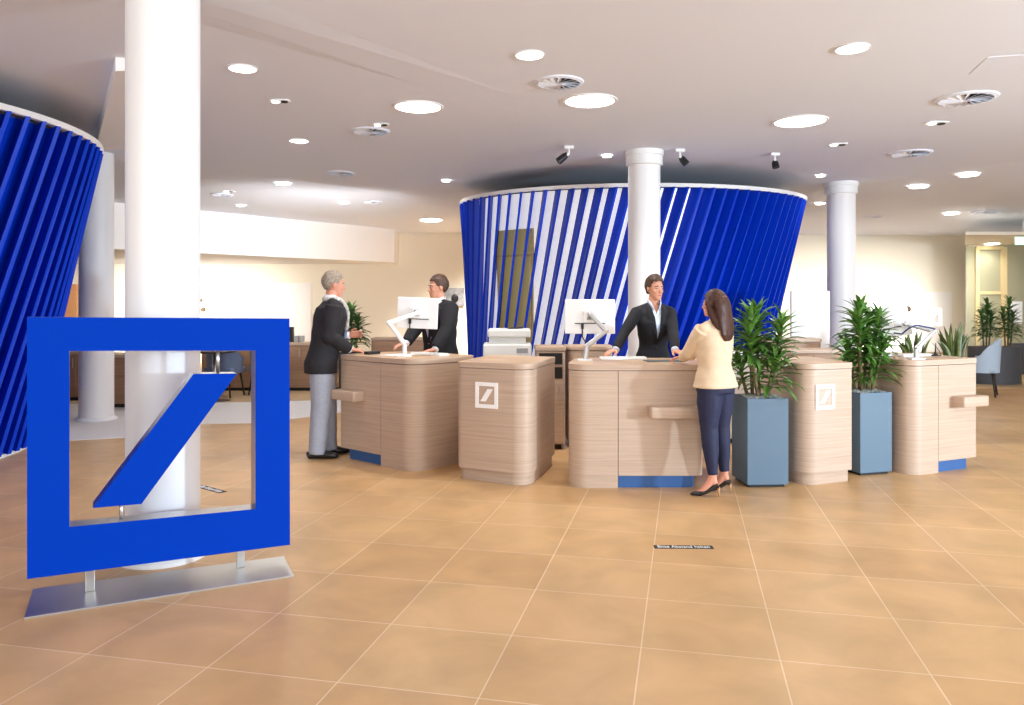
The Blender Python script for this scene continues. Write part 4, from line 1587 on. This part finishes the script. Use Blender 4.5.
def person(label, root, fwd, k, female, skin, outfit, hands, feet, head_yaw=0.0, head_pitch=0.0, lean=0.0, poles=None, hair='short', heels=False, curls=(0.35, 0.35), bulk=1.0):
    f = Vector(fwd).normalized()
    phi = atan2(-f.x, f.y)
    t = thing('person', label, 'person', (root[0], root[1], 0), phi)
    t.scale = (k, k, k)
    W2L = (Matrix.Translation((root[0], root[1], 0)) @ Matrix.Rotation(phi, 4, 'Z') @ Matrix.Scale(k, 4)).inverted()
    R2L = Matrix.Rotation(-phi, 3, 'Z')
    T = [(z, rx * (1 + (bulk - 1) * 0.7), ry * bulk, cy) if z < 1.43 else (z, rx, ry, cy) for z, rx, ry, cy in (FEM if female else MALE)]
    lift = 0.075 if heels else 0.0
    dz = lift

    def ln(z):
        return lean * max(0.0, (z - 0.9) / 0.6)

    def torso(bm, infl, z0, z1, flare=0.0, n=36, steps=22):
        rs = []
        for i in range(steps + 1):
            z = z0 + (z1 - z0) * i / steps
            rx, ry, cy = interp(T, z)
            g = infl + (flare * (1.0 - (z - z0) / 0.22) if z < z0 + 0.22 else 0.0)
            rs.append((0, cy + ln(z), z + dz, rx + g, ry + g))
        rings_z(bm, rs, n, 2.25)

    def front(z, infl):
        rx, ry, cy = interp(T, z)
        return cy + ln(z) + ry + infl

    sx = 0.158 if female else 0.183
    sh = {}
    el = {}
    wr = {}
    zs = 1.405 if female else 1.425
    for s in (1, -1):
        S = Vector((s * sx, -0.012 + ln(zs), zs + dz))
        tgt = W2L @ Vector(hands[s][0])
        pole = (poles or {}).get(s, (s * 0.55, -0.7, -0.5))
        E, Wp = ik(S, tgt, 0.285, 0.255, pole)
        sh[s], el[s], wr[s] = S, E, Wp
    hip = 0.92 + dz
    legs = {}
    for s in (1, -1):
        fx, fy, fa = feet[s]
        H = Vector((s * 0.088, 0.0, hip))
        A = Vector((fx, fy, 0.085 + (0.085 if heels else 0)))
        mid = (H + A) / 2 + Vector((0, 0.022, 0.02))
        legs[s] = (H, mid, A, fa)
    # head matrix
    HM = Matrix.Translation((0, -0.015 + ln(1.47), 1.465 + dz)) @ Matrix.Rotation(head_yaw, 4, 'Z') @ Matrix.Rotation(head_pitch, 4, 'X')
    HI = HM.inverted()
    Z0 = 0.055
    hs = 0.96 if female else 1.0
    # ---- the body: one continuous skin
    bm = bmesh.new()
    torso(bm, -0.022, 0.84, 1.485)
    ell(bm, (0, ln(0.9), 0.88 + dz), (0.12, 0.08, 0.08))
    for s in (1, -1):
        ell(bm, sh[s] + Vector((-s * 0.015, 0, -0.02)), (0.045, 0.045, 0.04))
        d = (wr[s] - el[s]).normalized()
        tube(bm, [sh[s] + (el[s] - sh[s]) * 0.1, (sh[s] + el[s]) / 2, el[s], el[s] + (wr[s] - el[s]) * 0.3, wr[s]], [0.036, 0.036, 0.03, 0.03, 0.024] if female else [0.04, 0.042, 0.034, 0.034, 0.028], 14)
        hd = R2L @ Vector(hands[s][1])
        hn = R2L @ Vector(hands[s][2])
        hand(bm, wr[s], hd, hn, s, curls[0] if s > 0 else curls[1])
        H, K, A, fa = legs[s]
        tube(bm, [H, (H + K) / 2, K, K + (A - K) * 0.35, A], [0.078, 0.07, 0.05, 0.05, 0.036], 14)
        fd = Vector((sin(fa), cos(fa), 0))
        if heels:
            tube(bm, [A + Vector((0, 0, 0.01)), A + fd * 0.03 + Vector((0, 0, -0.055)), A + fd * 0.09 + Vector((0, 0, -0.125)), A + fd * 0.15 + Vector((0, 0, -0.15))], [0.036, 0.034, 0.03, 0.02], 10)
            tube(bm, [A, A - fd * 0.02 + Vector((0, 0, -0.06))], [0.034, 0.026], 10)
        else:
            tube(bm, [A, A + fd * 0.05 + Vector((0, 0, -0.045)), A + fd * 0.14 + Vector((0, 0, -0.062))], [0.036, 0.03, 0.02], 10)
    n0 = len(bm.verts)
    bm.verts.ensure_lookup_table()
    hb = bmesh.new()
    nr = 0.05 if female else 0.058
    rings_z(hb, [(0, -0.02, -0.05, nr * 1.12, nr * 1.1), (0, -0.012, 0.02, nr, nr), (0, 0.0, Z0 + 0.05, nr * 0.95, nr * 1.05)], 20)
    ell(hb, (0, -0.012, Z0 + 0.137), (0.0745 * hs, 0.095, 0.094))
    j = 1.0 if not female else 0.93
    rings_z(hb, [(0, 0.062, Z0 - 0.002, 0.018 * j, 0.016), (0, 0.055, Z0 + 0.006, 0.03 * j, 0.03), (0, 0.036, Z0 + 0.028, 0.047 * j, 0.055), (0, 0.02, Z0 + 0.06, 0.058 * j, 0.071), (0, 0.008, Z0 + 0.1, 0.0665 * hs, 0.084), (0, 0.002, Z0 + 0.14, 0.07 * hs, 0.0865)], 24, 2.2)
    tube(hb, [(0, 0.083, Z0 + 0.122), (0, 0.094, Z0 + 0.1), (0, 0.106, Z0 + 0.08), (0, 0.092, Z0 + 0.068)], [(0.008, 0.009), (0.009, 0.0105), ((0.0115, 0.0105) if female else (0.014, 0.0125)), ((0.012, 0.007) if female else (0.015, 0.008))], 12, up=(0, 1, 0))
    ell(hb, (0, 0.068, Z0 + 0.131), (0.052 * hs, 0.017 if female else 0.021, 0.0105))
    for s in (1, -1):
        ell(hb, (s * 0.032, 0.062, Z0 + 0.085), (0.023, 0.019, 0.018))
        ell(hb, (s * 0.0745 * hs, -0.008, Z0 + 0.105), (0.008, 0.018, 0.031), Matrix.Rotation(radians(-s * 14), 3, 'Z'))
    ell(hb, (0, 0.084, Z0 + 0.0515), (0.023, 0.012, 0.0065))
    ell(hb, (0, 0.082, Z0 + 0.0405), (0.02, 0.012, 0.007))
    ell(hb, (0, 0.062, Z0 + 0.012), (0.02, 0.018, 0.014))
    bmesh.ops.transform(hb, matrix=HM, verts=hb.verts[:])
    me = bpy.data.meshes.new('h')
    hb.to_mesh(me)
    hb.free()
    bm.from_mesh(me)
    bpy.data.meshes.remove(me)

    def bmats(c):
        q = HI @ c
        return 1 if q.y > 0.07 and (q.x / 0.021) ** 2 + ((q.z - Z0 - 0.046) / 0.0075) ** 2 < 1 else 0
    solid('body', bm, [skin, M['lip']], t, 0.0048, 3, 0.45, mats=bmats)
    # eyes and brows
    hair_m = outfit['hair_m']
    for s in (1, -1):
        bm = bmesh.new()
        ell(bm, (0, 0, 0), (0.0135, 0.0088, 0.0054), sub=3)
        for fc in bm.faces:
            c = fc.calc_center_median()
            fc.material_index = 1 if c.y > 0 and abs(c.x) < 0.0078 else 0
        bmesh.ops.transform(bm, matrix=HM @ Matrix.Translation((s * 0.031 * hs, 0.0795, Z0 + 0.113)), verts=bm.verts[:])
        finish(bm, 'eye', [M['eye'], M['iris']], t, smooth=True)
        bm = bmesh.new()
        tube(bm, [(s * 0.014, 0.0905, Z0 + 0.131), (s * 0.032 * hs, 0.088, Z0 + 0.136), (s * 0.05 * hs, 0.073, Z0 + 0.129)], [(0.005, 0.0028), (0.005, 0.0032 if female else 0.0045), (0.003, 0.0025)], 8)
        bmesh.ops.transform(bm, matrix=HM, verts=bm.verts[:])
        finish(bm, 'eyebrow', hair_m, t, smooth=True)
    # ---- hair
    bm = bmesh.new()
    cr = Vector((0, -0.014, Z0 + 0.14))
    ell(bm, cr, (0.0835 * hs + (0.011 if hair == 'long' else 0), 0.106, 0.106), sub=4)
    line = [(-0.13, 0.035), (-0.085, 0.04), (-0.045, 0.06), (-0.03, 0.115), (0.02, 0.118), (0.032, 0.125), (0.045, 0.158), (0.06, 0.178), (0.1, 0.183)]
    if hair == 'long':
        # a heavy curtain of hair down the back and over the shoulders
        tube(bm, [(0, -0.06, Z0 + 0.15), (0, -0.085, Z0 + 0.08), (0, -0.1, Z0 - 0.0), (0.0, -0.118, Z0 - 0.09), (0.0, -0.122, Z0 - 0.17), (0, -0.118, Z0 - 0.225)],
             [(0.09, 0.07), (0.108, 0.064), (0.122, 0.052), (0.124, 0.042), (0.112, 0.034), (0.07, 0.018)], 20, up=(0, 1, 0))
        for s in (1, -1):
            tube(bm, [(s * 0.055, 0.03, Z0 + 0.19), (s * 0.084, 0.015, Z0 + 0.12), (s * 0.09, -0.01, Z0 + 0.04), (s * 0.092, -0.05, Z0 - 0.04), (s * 0.08, -0.09, Z0 - 0.12)], [0.016, 0.026, 0.034, 0.036, 0.034], 10)
    if hair == 'bun':
        ell(bm, (0.0, 0.0, Z0 + 0.175), (0.074, 0.092, 0.075), sub=4)
        ell(bm, (0, -0.1, Z0 + 0.09), (0.03, 0.022, 0.045))
    bmesh.ops.transform(bm, matrix=HM, verts=bm.verts[:])

    def hcut(c):
        q = HI @ c
        if hair == 'long' and (q.y < 0.02 and q.z < Z0 + 0.1 and q.y > -0.35) and not (q.y > -0.03 and abs(q.x) < 0.06):
            return False
        lz = interp(line, q.y)[0]
        if hair == 'bun' and q.y < -0.07:
            return False
        if hair == 'long':
            lz -= 0.0 if q.y > 0.05 else 0.03
        return q.z < Z0 + lz

    def hpre(c):
        q = HI @ c
        n1 = noise.noise(Vector((q.x * 45, q.y * 16, q.z * (14 if hair == 'long' else 30)))) * (0.006 if hair != 'bun' else 0.003)
        top = 1.0 if q.z > Z0 + 0.1 else 0.6
        dv = (q - (cr - Vector((0, 0, 0.0)))).normalized() if hair != 'long' else Vector((q.x, q.y + 0.05, 0)).normalized()
        return HM @ (q + dv * n1 * top)
    solid('hair', bm, hair_m, t, 0.005, 14 if hair == 'long' else 4, 0.5, cut=hcut, thick=0.006, pre=hpre)
    # ---- trousers
    bm = bmesh.new()
    rs = []
    for z in (0.84, 0.88, 0.94, 1.0, 1.04):
        rx, ry, cy = interp(T, z)
        rs.append((0, cy + ln(z), z + dz, rx - 0.004, ry + (0.006 if female else 0.0)))
    rings_z(bm, rs, 30, 2.2)
    for s in (1, -1):
        H, K, A, fa = legs[s]
        if female:
            rr = [0.095 * bulk, 0.088 * bulk, 0.064 * bulk, 0.062 * bulk, 0.043]
        else:
            rr = [0.102 * bulk, 0.096 * bulk, 0.084 * bulk, 0.077 * bulk, 0.068 * bulk]
        tube(bm, [H + Vector((0, -0.004, -0.02)), (H + K) / 2, K, K + (A - K) * 0.35, A + Vector((0, 0, 0.02 if heels else -0.035))], rr, 18)
        ell(bm, (s * 0.075, -0.035 if female else -0.025, 0.885 + dz), (0.09, 0.085 if female else 0.08, 0.1))
    def tpre(c):
        z = c.z
        return c + Vector((noise.noise(c * 14), noise.noise(c * 14 + Vector((5, 1, 2))), 0)) * 0.004
    solid('trousers', bm, outfit['trousers'], t, 0.009, 5, pre=tpre)
    # ---- shoes
    for s in (1, -1):
        H, K, A, fa = legs[s]
        fd = Vector((sin(fa), cos(fa), 0))
        base = Vector((A.x, A.y, 0))
        bm = bmesh.new()
        if heels:
            tube(bm, [base - fd * 0.045 + Vector((0, 0, 0.105)), base - fd * 0.01 + Vector((0, 0, 0.088)), base + fd * 0.05 + Vector((0, 0, 0.045)), base + fd * 0.11 + Vector((0, 0, 0.027)), base + fd * 0.165 + Vector((0, 0, 0.02)), base + fd * 0.195 + Vector((0, 0, 0.014))],
                 [(0.03, 0.034), (0.031, 0.022), (0.034, 0.02), (0.038, 0.027), (0.03, 0.018), (0.01, 0.008)], 16, up=(0, 0, 1))
            sm = solid('shoe', bm, M['shoe'], t, 0.004, 2)
            bm = bmesh.new()
            tube(bm, [base - fd * 0.05 + Vector((0, 0, 0.085)), base - fd * 0.052 + Vector((0, 0, 0.04)), base - fd * 0.054], [0.016, 0.008, 0.006], 10)
            finish(bm, 'stiletto_heel', M['heel'], sm, smooth=True)
        else:
            tube(bm, [base - fd * 0.085 + Vector((0, 0, 0.035)), base - fd * 0.05 + Vector((0, 0, 0.05)), base + fd * 0.03 + Vector((0, 0, 0.052)), base + fd * 0.1 + Vector((0, 0, 0.038)), base + fd * 0.17 + Vector((0, 0, 0.028)), base + fd * 0.2 + Vector((0, 0, 0.022))],
                 [(0.026, 0.03), (0.036, 0.045), (0.04, 0.048), (0.047, 0.036), (0.04, 0.026), (0.02, 0.016)], 16, up=(0, 0, 1))
            solid('shoe', bm, M['shoe'], t, 0.006, 3, pre=lambda c: Vector((c.x, c.y, max(c.z, 0.0))))
    # ---- shirt
    if outfit.get('shirt'):
        bm = bmesh.new()
        torso(bm, 0.004, 1.0, 1.487)
        

        def scut(c):
            z = c.z - dz
            return outfit.get('collar_open') and z > 1.385 and c.y - ln(z) > 0.0 and abs(c.x) < 0.042 * (z - 1.385) / 0.09
        sh_o = solid('shirt', bm, outfit['shirt'], t, 0.006, 4, cut=scut)
        bm = bmesh.new()
        for s in (1, -1):                           # collar wings
            cz = 0.03 if outfit.get('collar_open') else 0.0
            pts = [Vector((s * (0.012 + cz * 0.6), front(1.45 - cz, 0.012), 1.452 - cz + dz)), Vector((s * 0.05, front(1.45, -0.008), 1.48 + dz)), Vector((s * 0.066, -0.015 + ln(1.48), 1.512 + dz)), Vector((s * 0.03, -0.075 + ln(1.48), 1.515 + dz)), Vector((0, -0.082 + ln(1.48), 1.515 + dz))]
            tube(bm, pts, [(0.006, 0.016), (0.006, 0.02), (0.006, 0.02), (0.006, 0.02), (0.006, 0.02)], 8, up=(0, 0.25, 1))
        finish(bm, 'collar', outfit['shirt'], sh_o, smooth=True)
        for s in (1, -1):                           # cuffs
            bm = bmesh.new()
            d = (wr[s] - el[s]).normalized()
            tube(bm, [wr[s] - d * 0.03, wr[s] + d * 0.012], [0.034, 0.035], 14)
            finish(bm, 'cuff', outfit['shirt'], sh_o, smooth=True)
    if outfit.get('tie'):
        bm = bmesh.new()
        zz = [1.452, 1.43, 1.36, 1.25, 1.12, 1.05]
        ww = [0.018, 0.024, 0.034, 0.044, 0.05, 0.012]
        tube(bm, [(0, front(z, 0.012), z + dz) for z in zz], [(w, 0.007) for w in ww], 10, up=(0, 1, 0))
        finish(bm, 'tie', outfit['tie'], t, smooth=True)
    # ---- jacket
    hem = outfit.get('hem', 0.81)
    bm = bmesh.new()
    jf = 0.016
    torso(bm, jf, hem, 1.478, outfit.get('flare', 0.012), 40, 30)
    for s in (1, -1):
        cap = 0.066 if female else 0.08
        ell(bm, sh[s] + Vector((-s * 0.012, 0, -0.005)), (cap, cap * 0.95, cap * 0.9))
        d = wr[s] - el[s]
        rr = [x * bulk for x in ([0.064, 0.06, 0.053, 0.05, 0.043] if female else [0.074, 0.07, 0.062, 0.058, 0.048])]
        tube(bm, [sh[s], (sh[s] + el[s]) / 2, el[s], el[s] + d * 0.4, wr[s] - d.normalized() * 0.012], rr, 18)
        ell(bm, el[s], (rr[2],) * 3)
        # trapezius slope
        tube(bm, [Vector((s * 0.035, -0.025 + ln(1.47), 1.462 + dz)), sh[s] + Vector((-s * 0.02, -0.005, 0.012))], [0.05, 0.052] if not female else [0.042, 0.045], 14)
    vb = outfit.get('vee', 1.12)
    vw = outfit.get('veew', 0.072)

    def jcut(c):
        z = c.z - dz
        yf = c.y - ln(z)
        if outfit.get('open') is False:
            return z > 1.45 and sqrt(c.x ** 2 + (yf + 0.015) ** 2) < 0.058
        if z > vb and yf > 0.01 and abs(c.x) < vw * min(1.0, (z - vb) / (1.46 - vb)):
            return True
        if z > 1.452 and sqrt(c.x ** 2 + (yf + 0.015) ** 2) < 0.066:
            return True
        # skirt opens a little below the button
        return z < vb - 0.1 and yf > 0.02 and abs(c.x) < 0.02 * (vb - 0.1 - z) / 0.2

    def jpre(c):
        n1 = noise.noise(c * 11 + Vector((3, 0, 0)))
        return c + Vector((n1, noise.noise(c * 11 + Vector((0, 7, 0))), 0)) * 0.005
    jk = solid('jacket', bm, outfit['jacket'], t, 0.007, 8, cut=jcut, thick=0.006, pre=jpre)
    if outfit.get('open') is not False:
        for s in (1, -1):
            bm = bmesh.new()
            zz = [vb, vb + (1.44 - vb) * 0.35, vb + (1.44 - vb) * 0.72, 1.44, 1.478]
            xx = [-0.004, vw * 0.42, vw * 0.85, vw * 1.02, vw * 1.0]
            yy = [front(zz[0], jf + 0.004), front(zz[1], jf + 0.003), front(zz[2], jf - 0.002), front(1.44, jf - 0.01), 0.0 + ln(1.47)]
            tube(bm, [(s * (x + 0.008), y, z + dz) for x, y, z in zip(xx, yy, zz)], [(0.012, 0.008), (0.024, 0.008), (0.036, 0.008), (0.024, 0.008), (0.018, 0.008)], 10, up=(s * 0.4, 1, 0.1))
            finish(bm, 'lapel', outfit['jacket'], jk, smooth=True)
        bm = bmesh.new()
        ell(bm, (0.004, front(vb - 0.035, jf + 0.004), vb - 0.035 + dz), (0.011, 0.005, 0.011), sub=2)
        finish(bm, 'button', M['black'], jk, smooth=True)
    if outfit.get('scarf'):
        bm = bmesh.new()
        ring = []
        for i in range(11):
            a = radians(60) + radians(300 - 0) * i / 10 + radians(30)
            ring.append((0.074 * cos(a), -0.012 + ln(1.47) + 0.074 * sin(a), 1.492 + dz + 0.008 * sin(2 * a)))
        tube(bm, ring, 0.024, 12)
        for s, zb in ((1, 1.03), (-1, 1.0)):
            zz = [1.49, 1.44, 1.36, 1.25, 1.14, zb]
            tube(bm, [(s * (0.045 + 0.008 * i), front(z, 0.022) if z < 1.45 else 0.05 + ln(z), z + dz) for i, z in enumerate(zz)], [(0.026, 0.02), (0.034, 0.024), (0.04, 0.024), (0.044, 0.022), (0.046, 0.02), (0.046, 0.016)], 12, up=(0, 1, 0))
        solid('scarf', bm, [M['scarf'], M['scarf_blue']], t, 0.007, 3, mats=lambda c: 1 if c.z - dz < 1.2 else 0)
    return t


# 1. grey-haired customer
person('man in a dark jacket, grey trousers and scarf standing at the leftmost counter',
       (-1.95, 7.95), (0.93, 0.36), 1.08, False, M['skin_b'],
       dict(hair_m=M['hair_grey'], jacket=M['suit'], trousers=M['trousers_grey'], shirt=M['shirt_white'], scarf=True, hem=0.795, vee=1.02, veew=0.08, flare=0.006),
       {1: ((-1.655, 7.945, 1.10), (0.95, 0.25, -0.12), (0.0, 0.1, -1)), -1: ((-1.70, 8.12, 1.235), (0.95, 0.0, 0.12), (0.3, -0.8, -0.3))},
       {1: (0.1, -0.05, 0.12), -1: (-0.09, 0.09, -0.05)}, head_yaw=radians(4), head_pitch=radians(-6), lean=0.125, bulk=1.16,
       poles={1: (0.45, -0.9, -0.3), -1: (-0.5, -0.7, -0.5)}, curls=(0.3, 0.55))
# 2. male officer
person('man in a dark suit with a lilac tie working behind the leftmost counter',
       (-0.78, 8.62), (-0.7, -0.71), 1.072, False, M['skin_a'],
       dict(hair_m=M['hair_brown'], jacket=M['suit_black'], trousers=M['suit_black'], shirt=M['shirt_white'], tie=M['tie'], hem=0.80, vee=1.06, veew=0.09),
       {1: ((-1.16, 8.30, 1.09), (-0.75, -0.6, -0.2), (0, 0, -1)), -1: ((-0.80, 8.12, 1.088), (-0.85, -0.5, -0.15), (0, 0, -1))},
       {1: (0.11, 0, 0.1), -1: (-0.11, 0, -0.1)}, head_yaw=radians(-22), head_pitch=radians(-4), lean=0.05, bulk=1.18,
       poles={1: (0.7, -0.6, -0.4), -1: (-0.8, -0.6, -0.4)})
# 3. female officer
person('woman in a black jacket over a pale blue shirt standing behind the middle counter',
       (1.43, 7.92), (0.12, -1.0), 1.055, True, M['skin_a'],
       dict(hair_m=M['hair_brown'], jacket=M['suit_black'], trousers=M['suit_black'], shirt=M['shirt_blue'], collar_open=True, hem=0.82, vee=1.10, veew=0.062),
       {1: ((0.98, 7.50, 1.09), (-0.75, -0.6, -0.2), (0, 0, -1)), -1: ((1.56, 7.44, 1.09), (0.35, -0.85, -0.2), (0, 0, -1))},
       {1: (0.1, 0, 0.1), -1: (-0.1, 0, -0.1)}, head_yaw=radians(18), head_pitch=radians(-4), lean=0.05, bulk=0.98, hair='bun',
       poles={1: (0.5, -0.8, -0.3), -1: (-0.5, -0.9, -0.4)})
# 4. customer in cream
person('woman in a cream jacket, navy trousers and heels seen from behind, with long brown hair',
       (1.665, 6.38), (-0.62, 0.78), 0.915, True, M['skin_b'],
       dict(hair_m=M['hair_long'], jacket=M['cream'], trousers=M['trousers_navy'], hem=0.885, open=False, flare=0.012),
       {-1: ((1.47, 6.68, 1.105), (-0.7, 0.7, -0.15), (0, 0, -1)), 1: ((1.66, 6.80, 1.105), (-0.6, 0.75, -0.1), (-0.2, 0, -1))},
       {1: (0.13, 0.0, -0.5), -1: (-0.08, -0.03, -0.7)}, head_yaw=radians(12), head_pitch=radians(-2), lean=0.03, bulk=1.22, hair='long', heels=True,
       poles={-1: (-0.8, -0.5, -0.4), 1: (0.9, -0.4, -0.3)})
